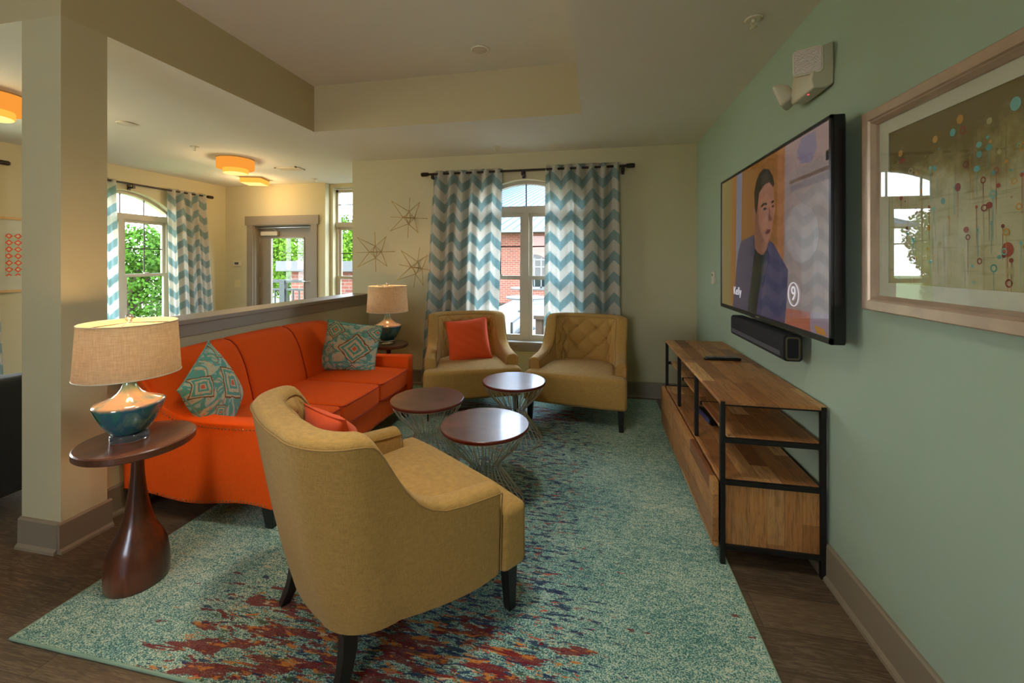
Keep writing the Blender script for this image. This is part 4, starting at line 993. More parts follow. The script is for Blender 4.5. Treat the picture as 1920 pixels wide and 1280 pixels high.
polys = [
 ('bg', (120, 92, 62), [(yb-.02, za+.03), (ya+.02, za+.03), (ya+.02, zb_-.02), (yb-.02, zb_-.02)]),
 ('c1', (148, 128, 70), [(3.36, 2.03), (3.128, 2.03), (3.148, 1.135), (3.36, 1.135)]),
 ('c2', (170, 106, 40), [(3.128, 2.03), (3.026, 2.03), (3.055, 1.135), (3.148, 1.135)]),
 ('strip', (132, 132, 150), [(3.026, 2.03), (2.921, 2.03), (2.962, 1.135), (3.055, 1.135)]),
 ('bgo', (156, 98, 38), [(2.921, 2.03), (2.394, 2.03), (2.417, 1.135), (2.962, 1.135)]),
 ('col3', (176, 110, 62), [(2.394, 2.03), (2.31, 2.03), (2.33, 1.135), (2.417, 1.135)]),
 ('pale', (160, 138, 132), [(2.31, 2.03), (1.905, 2.03), (1.905, 1.135), (2.33, 1.135)]),
 ('topp', (172, 142, 136), [(2.30, 2.03), (1.905, 2.03), (1.905, 1.90), (2.27, 1.88)]),
 ('lampy', (140, 126, 148), [(2.185, 1.97), (2.141, 2.02), (2.02, 2.02), (2.005, 1.943), (2.051, 1.891), (2.15, 1.906)]),
 ('box', (40, 26, 24), [(1.935, 1.909), (1.905, 1.909), (1.905, 1.868), (1.935, 1.868)]),
 ('shelf', (120, 92, 78), [(2.26, 1.845), (1.905, 1.845), (1.905, 1.828), (2.26, 1.828)]),
 ('shelf2', (136, 120, 124), [(2.25, 1.82), (1.905, 1.82), (1.905, 1.79), (2.25, 1.79)]),
 ('oval', (172, 158, 156), [(1.983, 1.57), (2.002, 1.507), (2.055, 1.459), (2.132, 1.441), (2.216, 1.46), (2.284, 1.516), (2.31, 1.592), (2.284, 1.665), (2.216, 1.712), (2.132, 1.72), (2.055, 1.691), (2.002, 1.636)]),
 ('salmon', (176, 96, 76), [(2.3, 1.215), (2.066, 1.225), (2.058, 1.135), (2.304, 1.135)]),
 ('lav', (150, 132, 148), [(2.058, 1.225), (1.905, 1.235), (1.905, 1.135), (2.058, 1.135)]),
 ('yel', (190, 132, 56), [(2.027, 1.173), (1.947, 1.166), (1.925, 1.14), (2.005, 1.14)]),
 ('jack', (74, 62, 96), [(2.945, 1.581), (2.715, 1.611), (2.697, 1.52), (2.753, 1.387), (2.823, 1.139), (3.109, 1.135), (3.063, 1.28), (3.004, 1.504)]),
 ('jack2', (70, 60, 98), [(2.535, 1.52), (2.498, 1.565), (2.446, 1.547), (2.33, 1.454), (2.276, 1.408), (2.284, 1.298), (2.31, 1.135), (2.695, 1.135), (2.639, 1.283), (2.586, 1.391)]),
 ('shirt', (18, 16, 18), [(2.703, 1.53), (2.653, 1.497), (2.583, 1.487), (2.535, 1.52), (2.586, 1.391), (2.639, 1.283), (2.686, 1.135), (2.829, 1.136), (2.783, 1.285), (2.744, 1.41)]),
 ('neck', (150, 92, 72), [(2.709, 1.674), (2.653, 1.604), (2.498, 1.583), (2.535, 1.515), (2.586, 1.487), (2.653, 1.497), (2.703, 1.53)]),
 ('ear', (158, 98, 76), [(2.744, 1.771), (2.723, 1.78), (2.697, 1.76), (2.692, 1.694), (2.72, 1.688), (2.741, 1.721)]),
 ('face', (176, 114, 90), [(2.700, 1.716), (2.703, 1.772), (2.668, 1.790), (2.645, 1.849), (2.573, 1.885), (2.498, 1.891), (2.446, 1.855), (2.435, 1.767), (2.422, 1.727), (2.440, 1.69), (2.460, 1.652), (2.468, 1.613), (2.488, 1.582), (2.547, 1.544), (2.612, 1.536), (2.653, 1.561), (2.692, 1.618)]),
 ('faces', (140, 88, 68), [(2.700, 1.70), (2.69, 1.77), (2.655, 1.77), (2.64, 1.66), (2.60, 1.60), (2.55, 1.56), (2.547, 1.544), (2.612, 1.536), (2.653, 1.561), (2.692, 1.618)]),
 ('hair', (38, 24, 18), [(2.703, 1.761), (2.715, 1.861), (2.686, 1.922), (2.639, 1.961), (2.573, 1.975), (2.503, 1.956), (2.456, 1.916), (2.432, 1.865), (2.446, 1.847), (2.498, 1.886), (2.573, 1.88), (2.639, 1.849), (2.660, 1.776), (2.685, 1.73)]),
 ('brow', (40, 24, 18), [(2.612, 1.770), (2.573, 1.783), (2.528, 1.775), (2.528, 1.764), (2.573, 1.768), (2.61, 1.757)]),
 ('eye', (30, 18, 16), [(2.592, 1.747), (2.558, 1.755), (2.528, 1.744), (2.558, 1.737)]),
 ('brow2', (40, 24, 18), [(2.47, 1.776), (2.437, 1.779), (2.435, 1.767), (2.467, 1.763)]),
 ('eye2', (30, 18, 16), [(2.465, 1.749), (2.439, 1.755), (2.435, 1.745), (2.456, 1.740)]),
 ('nose', (132, 78, 60), [(2.498, 1.751), (2.484, 1.704), (2.455, 1.677), (2.498, 1.668), (2.518, 1.682), (2.505, 1.706)]),
 ('mouth', (112, 50, 46), [(2.563, 1.609), (2.523, 1.628), (2.479, 1.627), (2.486, 1.610), (2.528, 1.600)]),
 ('lapel', (58, 48, 78), [(2.715, 1.60), (2.70, 1.52), (2.735, 1.42), (2.78, 1.40), (2.765, 1.53)]),
 ('lapel2', (54, 46, 80), [(2.528, 1.53), (2.498, 1.46), (2.594, 1.30), (2.62, 1.34), (2.578, 1.41)]),
]
mb = MB(); mats = []; 
for i, (nm, c, pts) in enumerate(polys):
    mats.append(scr('screen_' + nm, c, .30)); mb.mi = i; x = TX - .0008 - i * .00006
    mb.add([(x, y, z) for y, z in pts], [list(range(len(pts)))])
so = mb.build('screen', mats, tv, smooth=False, recalc=False)
mb = MB(); f_ = .014
for a, b in (((ya, za), (yb, za + .026)), ((ya, zb_ - f_), (yb, zb_)), ((ya, za), (ya + f_, zb_)), ((yb - f_, za), (yb, zb_))): mb.box((TX - .0055, a[0], a[1]), (TX + .006, b[0], b[1]))
bz = mb.build('bezel', M['black_plastic'], tv, smooth=False)
MB().box((TX - .0062, 2.63, za + .009), (TX - .0055, 2.68, za + .016)).build('logo_plate', M['silver'], bz, smooth=False)
g = NG('screen_white'); M['scr_white'] = g.done(g.bsdf((.02, .02, .02, 1), .3, 0, None, .5, 0, 0, lin((225, 220, 225)), .5))
def text(name, s, size, T, m, parent, ext=.0004, align='CENTER'):
    cu = bpy.data.curves.new(name, 'FONT'); cu.body = s; cu.size = size; cu.extrude = ext; cu.align_x = align; cu.align_y = 'CENTER'
    o = bpy.data.objects.new(name, cu); COL.objects.link(o)
    me = bpy.data.meshes.new_from_object(o.evaluated_get(bpy.context.evaluated_depsgraph_get()))
    bpy.data.objects.remove(o); me.transform(T); me.materials.append(m)
    q = bpy.data.objects.new(name, me); COL.objects.link(q); q.parent = parent; return q
# faces -x: text x axis runs along -y
TR = Matrix(((0, 0, -1, 0), (-1, 0, 0, 0), (0, 1, 0, 0), (0, 0, 0, 1)))
text('screen_caption', 'Kelly', .075, Matrix.Translation((TX - .004, 3.01, 1.25)) @ TR, M['scr_white'], tv)
text('channel_logo', '9', .10, Matrix.Translation((TX - .004, 2.215, 1.292)) @ TR, M['scr_white'], tv)
mb = MB(); mb.tube([(TX - .004, 2.215 + .052 * math.cos(a / 20 * PI), 1.292 + .056 * math.sin(a / 20 * PI)) for a in range(40)], .0022, 5, closed=True); mb.build('channel_logo_ring', M['scr_white'], tv)
# ------------------------------------------------------------------ soundbar
s_ = thing('soundbar', 'black soundbar on the sage wall under the television', 'soundbar', (0, 0, 0))
sx0, sx1, sy0, sy1, sz0, sz1 = .925, 1.012, 2.285, 3.09, .952, 1.082
def rrect(x0, x1, z0, z1, r, n=5):
    o = []
    for cx_, cz_, a0 in ((x1 - r, z1 - r, 0), (x0 + r, z1 - r, 90), (x0 + r, z0 + r, 180), (x1 - r, z0 + r, 270)):
        for k in range(n + 1): a = math.radians(a0 + 90 * k / n); o.append((cx_ + r * math.cos(a), cz_ + r * math.sin(a)))
    return o
MB().prism(rrect(sx0, sx1, sz0, sz1, .018), sy0, sy1, 'xz').build('body', M['black_cloth'], s_, bevel=.003)
a, b = rrect(sx0 + .010, sx1 - .010, sz0 + .008, sz1 - .008, .014), rrect(sx0 + .018, sx1 - .018, sz0 + .016, sz1 - .016, .010)
mb = MB(); mb.rings([[(x, sy0 - .002, z) for x, z in a], [(x, sy0 - .002, z) for x, z in b], [(x, sy0 + .004, z) for x, z in b], [(x, sy0 + .004, z) for x, z in a]], closed_path=True); mb.build('end_trim', plain('bronze_trim', (92, 84, 60), .4, .5), s_, smooth=False)
mb = MB(); mb.prism([(sx0 - .001, sz0 + .020), (sx0 + .004, sz0 + .020), (sx0 + .004, sz0 + .045), (sx0 - .001, sz0 + .045)], sy0 + .035, sy1 - .02, 'xz'); mb.build('grey_strip', M['grille'], s_, smooth=False)
mb = MB(); mb.box((sx1 - .004, 2.5, .98), (R - .001, 2.56, 1.05)); mb.box((sx1 - .004, 2.82, .98), (R - .001, 2.88, 1.05)); mb.build('wall_bracket', M['black_metal'], s_, smooth=False)

# ------------------------------------------------------------------ framed abstract on the right wall
def frame_mesh(x0, x1, y0, y1, z0, z1, w_, m, parent, name='frame', inner=.008):
    """moulding with mitred corners, opening to the room at x0"""
    mb = MB()
    prof = [(x1, 0), (x0 + .004, 0), (x0, .004), (x0, w_ * .62), (x0 + .007, w_ * .68), (x0 + .004, w_ * .8), (x0 + .016, w_), (x1 - .004, w_), (x1, w_)]
    rings = []
    for (cy, cz, sy, sz) in ((y0, z0, 1, 1), (y1, z0, -1, 1), (y1, z1, -1, -1), (y0, z1, 1, -1)): rings.append([(x, cy + sy * d, cz + sz * d) for x, d in prof])
    mb.rings(rings, True, True); return mb.build(name, m, parent, smooth=False)
py0, py1, pz0, pz1 = .62, 1.815, 1.268, 2.012
t = thing('framed_abstract', 'large champagne-framed abstract print with coloured dots on the sage wall', 'picture', (0, 0, 0))
frame_mesh(R - .045, R - .001, py0, py1, pz0, pz1, .058, M['champagne'], t)
box('backing', (R - .012, py0 + .03, pz0 + .03), (R - .002, py1 - .03, pz1 - .03), M['matboard'], t)
mb = MB(); a0, a1, b0, b1 = py0 + .05, py1 - .05, pz0 + .05, pz1 - .05; mm_ = .055
for a, b in (((a0, b0), (a1, b0 + mm_)), ((a0, b1 - mm_), (a1, b1)), ((a0, b0 + mm_), (a0 + mm_, b1 - mm_)), ((a1 - mm_, b0 + mm_), (a1, b1 - mm_))): mb.box((R - .019, a[0], a[1]), (R - .012, b[0], b[1]))
mb.build('mat_board', M['matboard'], t, smooth=False)
ac = [(190, 140, 50), (112, 178, 168), (138, 58, 36), (160, 72, 50), (196, 150, 70), (96, 170, 170), (120, 50, 40), (90, 150, 140), (170, 160, 110)]
mb = MB(); mb.smooth = False; yc, zc = (py0 + py1) / 2, (pz0 + pz1) / 2; hw_, hh = (a1 - a0) / 2 - mm_, (b1 - b0) / 2 - mm_
mb.box((-.0005, -hw_ - .005, -hh - .005), (.001, hw_ + .005, hh + .005))
rr = random.Random(12)
spots = [(1.42, 1.86, .011, 0), (1.26, 1.845, .014, 1), (1.33, 1.60, .010, 2), (1.28, 1.48, .016, 3), (1.20, 1.62, .018, 0), (1.36, 1.77, .009, 1), (1.40, 1.54, .009, 2)]
for _ in range(190): spots.append((yc + rr.uniform(-hw_ * .95, hw_ * .95), zc + rr.uniform(-hh * .95, hh * .72), rr.choice([.003, .004, .005, .006, .008, .010]), rr.randrange(9)))
for i, (y, z, r, k) in enumerate(spots):
    mb.mi = 1 + k; n = 12; e = rr.uniform(.9, 1.25); x = -.0012 - .00002 * (i % 40)
    ring = i > 7 and rr.random() < .4
    P1 = [(x, y - yc + r * math.cos(2 * PI * q / n), z - zc + e * r * math.sin(2 * PI * q / n)) for q in range(n)]
    if ring:
        P2 = [(x, y - yc + r * .6 * math.cos(2 * PI * q / n), z - zc + e * r * .6 * math.sin(2 * PI * q / n)) for q in range(n)]
        mb.add(P1 + P2, [(q, (q + 1) % n, n + (q + 1) % n, n + q) for q in range(n)])
    else: mb.add(P1, [list(range(n))])
    if z < zc + .12 and rr.random() < .55:
        L = rr.uniform(.03, .11); mb.add([(x, y - yc - .0008, z - zc - r), (x, y - yc + .0008, z - zc - r), (x, y - yc + .0005, max(-hh, z - zc - r - L)), (x, y - yc - .0005, max(-hh, z - zc - r - L))], [(0, 1, 2, 3)])
mb.build('artwork', [M['art']] + [rawmat('paint_dot_%d' % i, c, .7) for i, c in enumerate(ac)], t, smooth=False, recalc=False, loc=(R - .0145, yc, zc))
def picglass():
    g = NG('picture_glass'); fr = g.n('Fresnel'); fr.inputs[0].default_value = 1.6
    tr = g.n('BsdfTransparent'); gl = g.n('BsdfGlossy'); gl.inputs['Roughness'].default_value = .01
    mx = g.n('MixShader'); g.l(g.math('MULTIPLY', fr.outputs[0], g.math('SUBTRACT', 1, g.n('NewGeometry').outputs['Backfacing'])), mx.inputs[0]); g.l(tr.outputs[0], mx.inputs[1]); g.l(gl.outputs[0], mx.inputs[2]); return g.done(mx.outputs[0])
M['picglass'] = picglass()
MB().box((R - .024, a0, b0), (R - .021, a1, b1)).build('picture_glass', M['picglass'], t, smooth=False)
# framed print in the adjoining room
t = thing('framed_print', 'orange trellis print in a maple frame, seen past the pillar at the photo edge', 'picture', (0, 0, 0))
mb = MB(); q0, q1, w0, w1 = 3.03, 3.56, 1.13, 1.91
for a, b in (((q0, w0), (q1, w0 + .025)), ((q0, w1 - .025), (q1, w1)), ((q0, w0), (q0 + .025, w1)), ((q1 - .025, w0), (q1, w1))): mb.box((XL + .001, a[0], a[1]), (XL + .028, b[0], b[1]))
mb.build('frame', M['maple'], t, smooth=False); box('mat_board', (XL + .001, q0 + .02, w0 + .02), (XL + .012, q1 - .02, w1 - .02), M['matboard'], t)
box('artwork', (XL + .012, q0 + .12, w0 + .17), (XL + .014, q1 - .12, w1 - .17), M['art2'], t)

# ------------------------------------------------------------------ three brass star sculptures
def star(label, loc, Rr, a, rot, tilt=0):
    t = thing('wall_star', label, 'wall sculpture', loc, 0, None)
    T = Matrix.Rotation(rot, 4, 'Y') @ Matrix.Rotation(tilt, 4, 'Z')
    ax = [Vector(v) for v in ((1, 0, 0), (0, 0, 1), (-1, 0, 0), (0, 0, -1), (0, -1, 0), (0, .75, 0))]
    nodes = [v * a for v in ax]; r_ = .003; ro = MB()
    def ln(p, q): ro.tube([p, (p + q) / 2, q], r_, 5, T=T)
    for i in range(6):
        for j in range(i + 1, 6):
            if {i, j} not in ({0, 2}, {1, 3}, {4, 5}): ln(nodes[i], nodes[j])
    tips = []
    for i in range(5):
        tp = ax[i] * Rr * (1.0 if i < 4 else .7); ln(nodes[i], tp); tips.append(tp)
    for s1 in (1, -1):
        for s2 in (1, -1):
            for s3, k in ((-1, .45),):
                tp = Vector((s1 * .74, s3 * k, s2 * .74)) * Rr * (1 if s3 < 0 else .86); tips.append(tp)
                for nd in (nodes[0 if s1 > 0 else 2], nodes[1 if s2 > 0 else 3]): 
                    ln(nd, tp)
    ro.build('rod_frame', M['brass'], t, smooth=True)
    mb = MB()
    for tp in tips: mb.lathe([(0, -.004), (.004, 0), (0, .004)], 8, T @ Matrix.Translation(tp))
    mb.build('tip_bead', M['brass'], t, smooth=True)
    return t
star('brass starburst sculpture, the highest of the trio beside the curtain', (-2.145, D - .065, 1.965), .235, .072, .06)
star('brass starburst sculpture nearest the half wall', (-2.575, D - .065, 1.563), .235, .072, -.03, .15)
star('brass starburst sculpture, the lowest of the trio, just above the corner lamp', (-2.045, D - .065, 1.375), .235, .072, .16, -.1)

# ------------------------------------------------------------------ ceiling fittings
def drum_light(label, loc, shape, power=12, col=(1, .66, .34)):
    t = thing('ceiling_light', label, 'ceiling light', loc)
    if shape == 'round':
        MB().lathe([(.0, 0), (.195, 0), (.195, -.12), (.0, -.118)], 48).build('outer_drum', M['lamp_orange_side'], t, smooth=True, bevel=.004)
        MB().lathe([(0, -.118), (.13, -.118), (.13, -.170), (0, -.170)], 48).build('inner_drum', M['lamp_orange'], t, smooth=True, bevel=.004)
        MB().lathe([(0, -.1705), (.122, -.1705), (.122, -.175), (0, -.175)], 48).build('diffuser', M['lamp_yellow'], t, smooth=True)
        MB().lathe([(.196, -.002), (.198, -.002), (.198, -.010), (.196, -.010)], 48).build('band', M['maple'], t, smooth=True)
    else:
        pts = [(.20 * math.cos(math.radians(k * 90 + 45)), .20 * math.sin(math.radians(k * 90 + 45))) for k in range(4)]
        MB().prism(pts, -.085, -.02, 'xy').build('shade', M['lamp_orange'], t, smooth=False); MB().prism([(x * 1.02, y * 1.02) for x, y in pts], -.02, 0, 'xy').build('band', M['maple'], t, smooth=False)
        MB().prism([(x * .93, y * .93) for x, y in pts], -.088, -.085, 'xy').build('diffuser', M['lamp_yellow'], t, smooth=False)
    d = bpy.data.lights.new('ceiling_bulb', 'POINT'); d.energy = power * .7; d.color = col; d.shadow_soft_size = .1
    o = bpy.data.objects.new('ceiling_bulb', d); COL.objects.link(o); o.parent = t; o.location = (0, 0, -.26)
    return t
drum_light('lit two-tier round parchment ceiling light in the adjoining room', (-4.23, 4.22, H), 'round')
o = drum_light('lit square parchment ceiling light near the glazed door', (-4.93, 5.25, H), 'square'); o.rotation_euler = (0, 0, math.radians(20))
o = drum_light('lit ceiling light at the far left edge of the photo, behind the pillar', (-4.36, 2.22, H), 'round')
def fill_downlight(label, loc, power):  # unseen lamps added to even out the room's brightness
    """added fill lamp shaped as a recessed can: a ring in the ceiling and a spot beam"""
    t = thing('fill_light', label, 'ceiling light', loc)
    MB().lathe([(.075, -.001), (.095, -.001), (.097, -.005), (.09, -.008), (.078, -.006)], 36).build('trim_ring', M['white_paint'], t, smooth=True)
    MB().lathe([(0, -.002), (.074, -.002), (.074, -.004), (0, -.004)], 24).build('lamp_face', M['lamp_yellow'], t, smooth=True)
    d = bpy.data.lights.new('fill_downlight', 'SPOT'); d.energy = power; d.color = (1, .96, .88); d.shadow_soft_size = .16; d.spot_size = math.radians(112); d.spot_blend = .9
    o = bpy.data.objects.new('fill_downlight', d); COL.objects.link(o); o.parent = t; o.location = (0, 0, -.02)
    return t
fill_downlight('added recessed fill light in the tray over the foreground armchair, out of the photo', (-.65, 1.35, H2), 92)
fill_downlight('added recessed fill light in the tray over the side table, out of the photo', (-1.75, .95, H2), 8)
fill_downlight('added recessed fill light in the tray behind the camera, out of the photo', (-.75, -.6, H2), 45)
def sprinkler(label, loc, drop=0.0):
    t = thing('fire_sprinkler', label, 'sprinkler', loc)
    MB().lathe([(0, 0), (.040, 0), (.042, -.004), (.034, -.008), (.022, -.006), (0, -.004)], 32).build('escutcheon', M['white_paint'], t, smooth=True)
    mb = MB(); mb.lathe([(0, 0), (.011, -.003), (.010, -.018), (.006, -.022), (0, -.022)], 16)
    for s in (-1, 1): mb.tube([(s * .009, 0, -.016), (s * .013, 0, -.028), (s * .004, 0, -.044)], .0022, 6)
    mb.lathe([(0, -.043), (.016, -.044), (.016, -.046), (0, -.047)], 18); mb.tube([(0, 0, -.02), (0, 0, -.044)], .002, 6)
    mb.build('head', M['white_paint'], t, smooth=True); return t
sprinkler('white fire sprinkler on the ceiling above the television wall', (.792, 2.291, H))
sprinkler('white fire sprinkler on the ceiling above the curtained window', (-1.03, 4.32, H))
sprinkler('white fire sprinkler on the adjoining room ceiling before the round light', (-4.204, 3.677, H))
sprinkler('small fire sprinkler on the ceiling above the glazed door', (-4.083, 5.45, H))
for lab, loc in (('round white ceiling speaker in the raised tray', (-.879, 3.125, H2)), ('round white ceiling speaker beside the pillar in the adjoining room', (-4.086, 2.934, H))):
    t = thing('ceiling_speaker', lab, 'speaker', loc)
    MB().lathe([(0, 0), (.068, 0), (.072, -.004), (.066, -.010), (.058, -.010), (.056, -.007), (0, -.007)], 40).build('cover', M['white_paint'], t, smooth=True)
    MB().lathe([(0, -.0072), (.054, -.0072), (.05, -.009), (0, -.0095)], 40).build('grille', M['white_plastic'], t, smooth=True)
t = thing('air_vent', 'white slotted air vent on the adjoining room ceiling', 'vent', (-3.948, 4.78, H), math.radians(0))
mb = MB(); mb.box((-.16, -.09, -.012), (.16, -.07, 0)); mb.box((-.16, .07, -.012), (.16, .09, 0)); mb.box((-.16, -.09, -.012), (-.14, .09, 0)); mb.box((.14, -.09, -.012), (.16, .09, 0)); mb.build('frame', M['white_paint'], t, smooth=False)
mb = MB()
for i in range(8): y = -.062 + i * .0175; mb.add([(-.14, y, -.002), (.14, y, -.002), (.14, y + .010, -.011), (-.14, y + .010, -.011)], [(0, 1, 2, 3)])
mb.box((-.14, -.07, -.0015), (.14, .07, -.0005)); mb.build('louvre', M['white_plastic'], t, smooth=False)

# ------------------------------------------------------------------ emergency light
t = thing('emergency_light', 'white twin-head emergency light high on the sage wall', 'emergency light', (R, 2.19, 2.33))
mb = MB(); prof = [(-.001, -.085), (-.001, .105), (-.045, .09), (-.075, .045), (-.095, -.06), (-.085, -.10), (-.03, -.10)]
mb.rings([[(x, y, z) for x, z in prof] for y in (-.105, .105)]); mb.build('housing', M['white_plastic'], t, bevel=.008)
def head(y, aim, z=.02):
    h = MB(); s_ = .058
    rs = []
    for d, k in ((0, .55), (.02, .85), (.045, 1.0), (.062, 1.0)):
        rs.append([(x * k, y_ * k, d) for x, y_ in rrect(-s_, s_, -s_, s_, .018, 3)])
    T = Matrix.Translation((-.075, y, z)) @ Vector(aim).to_track_quat('Z', 'Y').to_matrix().to_4x4()
    h.rings([[T @ Vector(p) for p in r] for r in rs]); ho = h.build('lamp_head', M['white_plastic'], t, bevel=.004)
    l_ = MB(); l_.rings([[T @ Vector((x * .88, y_ * .88, d)) for x, y_ in rrect(-s_, s_, -s_, s_, .014, 3)] for d in (.058, .0645)]); l_.build('lens', M['lens'], ho, bevel=.001)
def lensmat():
    g = NG('prismatic_lens'); co = g.coord(); v = g.n('TexVoronoi'); g.l(co, v.inputs['Vector']); v.inputs['Scale'].default_value = 140
    return g.done(g.bsdf(lin((196, 176, 160)), .12, 0, g.bump(v.outputs[0], .5), .6))
M['lens'] = lensmat()
head(-.045, (-.45, -.85, -.15), .035); head(.115, (-.80, .55, -.35), -.03)
mb = MB(); mb.lathe([(0, 0), (.005, 0), (.004, .003), (0, .004)], 10, Matrix.Translation((-.070, -.03, -.1005)) @ Matrix.Rotation(PI, 4, 'X')); mb.build('indicator', M['led_red'], t)
# thermostat / sensor and switch plates
t = thing('wall_sensor', 'small white sensor on the sage wall beside the far corner', 'sensor', (R, 3.94, 1.305))
MB().box((-.022, -.035, -.055), (-.001, .035, .055)).build('case', M['white_plastic'], t, bevel=.005)
MB().lathe([(0, 0), (.009, 0), (.008, .003), (0, .004)], 16, Matrix.Translation((-.022, 0, .025)) @ Matrix.Rotation(-PI / 2, 4, 'Y')).build('sensor_eye', M['grille'], t)
t = thing('thermostat', 'white thermostat on the wall left of the glazed door', 'thermostat', (-5.72, YD, 1.415))
MB().box((-.075, -.025, -.045), (.075, -.001, .045)).build('case', M['white_plastic'], t, bevel=.004)
box('display', (-.04, -.0265, -.015), (.035, -.0245, .022), M['grille'], t)
t = thing('light_switch', 'ivory light switch below the thermostat', 'light switch', (-5.72, YD, 1.09))
MB().box((-.055, -.008, -.06), (.055, -.001, .06)).build('plate', M['ivory'], t, bevel=.002)
for x in (-.024, .024): MB().box((x - .006, -.020, -.012), (x + .006, -.007, .012)).build('toggle', M['ivory'], t, bevel=.002)

# ------------------------------------------------------------------ dark sofa in the adjoining room
t = thing('dark_sofa', 'black upholstered seat partly hidden behind the pillar at the photo edge', 'sofa', (-3.62, 1.87, 0), math.radians(0))
slab('seat', M['dark_fab'], [(-.42, -.61), (.33, -.61), (.33, .09), (-.42, .09)], .10, .42, t, bevel=.04)
slab('backrest', M['dark_fab'], [(.16, -.62), (.36, -.62), (.36, .10), (.16, .10)], .12, .77, t, bevel=.045)
slab('arm', M['dark_fab'], [(-.44, .06), (.34, .06), (.34, .205), (-.44, .205)], .10, .62, t, bevel=.04)
for x in (-.36, .30):
    for y in (-.56, .14): MB().rings([[(x + a * r, y + b * r, z) for a, b in ((-1, -1), (1, -1), (1, 1), (-1, 1))] for r, z in ((.028, .12), (.02, 0))]).build('leg', M['black_wood'], t)

# ------------------------------------------------------------------ outside
GZ = -1.25
gr = MB().box((-70, 6.3, GZ - .1), (40, 90, GZ)).box((-70, -40, GZ - .1), (-6.4, 6.3, GZ)).build('lawn', M['grass'], smooth=False); tag(gr, 'sunlit lawn outside the windows', 'lawn', kind='structure')
pt = MB().box((-3.2, 4.85, -.35), (14, 17.2, -.10)).build('patio', M['concrete'], smooth=False); struct(pt, 'pale patio outside the curtained window')
bl = MB().box((-9.5, 6.1, -.3), (-3.3, 9.0, -.06)).build('balcony', M['concrete'], smooth=False); struct(bl, 'balcony floor outside the glazed door')
t = thing('brick_building', 'red brick building with blue metal roof across the patio', 'building', (0, 17, 0))
mb = MB(); openings = [(-5.2, -4.0), (-3.05, -1.85), (-.9, .3), (1.3, 2.5)]
x = -8
for a, b in openings:
    mb.box((x, 0, -.3), (a, .3, 2.75)); mb.box((a, 0, -.3), (b, .3, .35))
    for i in range(8):
        xa, xb = a + (b - a) * i / 8, a + (b - a) * (i + 1) / 8
        fa, fb = [1.45 + .3 * (1 - (2 * (q - a) / (b - a) - 1) ** 2) for q in (xa, xb)]
        mb.add([(xa, 0, fa), (xb, 0, fb), (xb, 0, 2.75), (xa, 0, 2.75), (xa, .3, fa), (xb, .3, fb), (xb, .3, 2.75), (xa, .3, 2.75)], [(0, 1, 2, 3), (7, 6, 5, 4), (0, 4, 5, 1)])
    x = b
mb.box((x, 0, -.3), (7, .3, 2.75)); mb.build('wall', M['brick'], t, smooth=False)
for a, b in openings:
    m2 = MB(); m2.box((a, .1, .35), (b, .12, 1.75)); wn = m2.build('window_glass', M['mirror_glass'], t, smooth=False)
    m2 = MB()
    for i in range(5): xx = a + (b - a - .05) * i / 4; m2.box((xx, .05, .35), (xx + .05, .1, 1.6))
    for z in (.35, .78, 1.2, 1.5): m2.box((a, .05, z), (b, .1, z + .05))
    m2.box((a - .05, -.04, .27), (b + .05, .1, .35)); m2.build('window_grid', M['stone'], wn, smooth=False)
mb = MB(); mb.add([(-8.6, -.8, 2.72), (7.6, -.8, 2.72), (4.5, 5, 5.9), (-3.2, 5, 5.9), (-8.6, -.8, 2.64), (7.6, -.8, 2.64)], [(0, 1, 2, 3), (4, 5, 1, 0)])
for i in range(40):
    x0 = -8.4 + i * .4; q = (x0 + 8.6) / 16.2; x1 = -3.2 + q * 7.7; mb.tube([(x0, -.8, 2.73), ((x0 + x1) / 2, 2.1, 4.32), (x1, 5, 5.91)], .018, 4)
mb.build('roof', M['roof_metal'], t, smooth=False)
box('eave', (-8.6, -.82, 2.62), (7.6, .1, 2.72), M['stone'], t)
t = thing('beige_building', 'beige building with a louvred gable behind the blue roof', 'building', (-3.6, 22.5, 0))
box('wall', (-6.2, 0, -1), (-.3, 4, 6.4), M['siding'], t); mb = MB(); mb.prism([(-6.6, 6.3), (.3, 6.3), (-3.1, 9.0)], -.4, 4.4, 'xz'); mb.build('gable', M['siding'], t, smooth=False)
mb = MB()
for i in range(12): mb.box((-6.2, -.46, 6.6 + i * .16), (-.1 - i * .2, -.40, 6.66 + i * .16))
mb.build('louvre', M['deck_wood'], t, smooth=False)
# patio furniture
def ptable(label, loc, m):
    t = thing('patio_table', label, 'table', loc); MB().lathe([(0, .70), (.45, .70), (.46, .72), (.45, .74), (0, .74)], 32).build('tabletop', m, t, smooth=True)
    MB().lathe([(0, 0), (.22, 0), (.22, .03), (.03, .05), (.03, .70), (0, .7)], 20).build('base', M['rail'], t, smooth=True); return t
ptable('white round patio table outside the curtained window', (-1.55, 9.4, -.10), M['stone'])
ptable('second white patio table farther out on the patio', (-2.1, 12.6, -.10), M['stone'])
def umbrella(label, loc, m):
    t = thing('patio_umbrella', label, 'umbrella', loc); MB().lathe([(0, 0), (.25, 0), (.25, .06), (.025, .08), (.025, 2.0), (0, 2.0)], 20).build('pole', M['rail'], t, smooth=True)
    MB().lathe([(.03, .55), (.16, .60), (.15, 1.1), (.09, 1.75), (.02, 1.95)], 20).build('folded_canopy', m, t, smooth=True); return t
umbrella('folded bright blue patio umbrella seen through the left sash', (-2.30, 14.6, -.60), M['blue_cloth'])
umbrella('folded teal patio umbrella seen through the right sash', (-1.12, 13.2, -.95), M['teal_cloth'])
t = thing('wooden_planter', 'low wooden planter box outside the right sash of the window', 'planter', (-.60, 6.9, -.10))
mb = MB()
for i in range(6): mb.box((-.35 + i * .12, -.15, 0), (-.24 + i * .12, .15, .62))
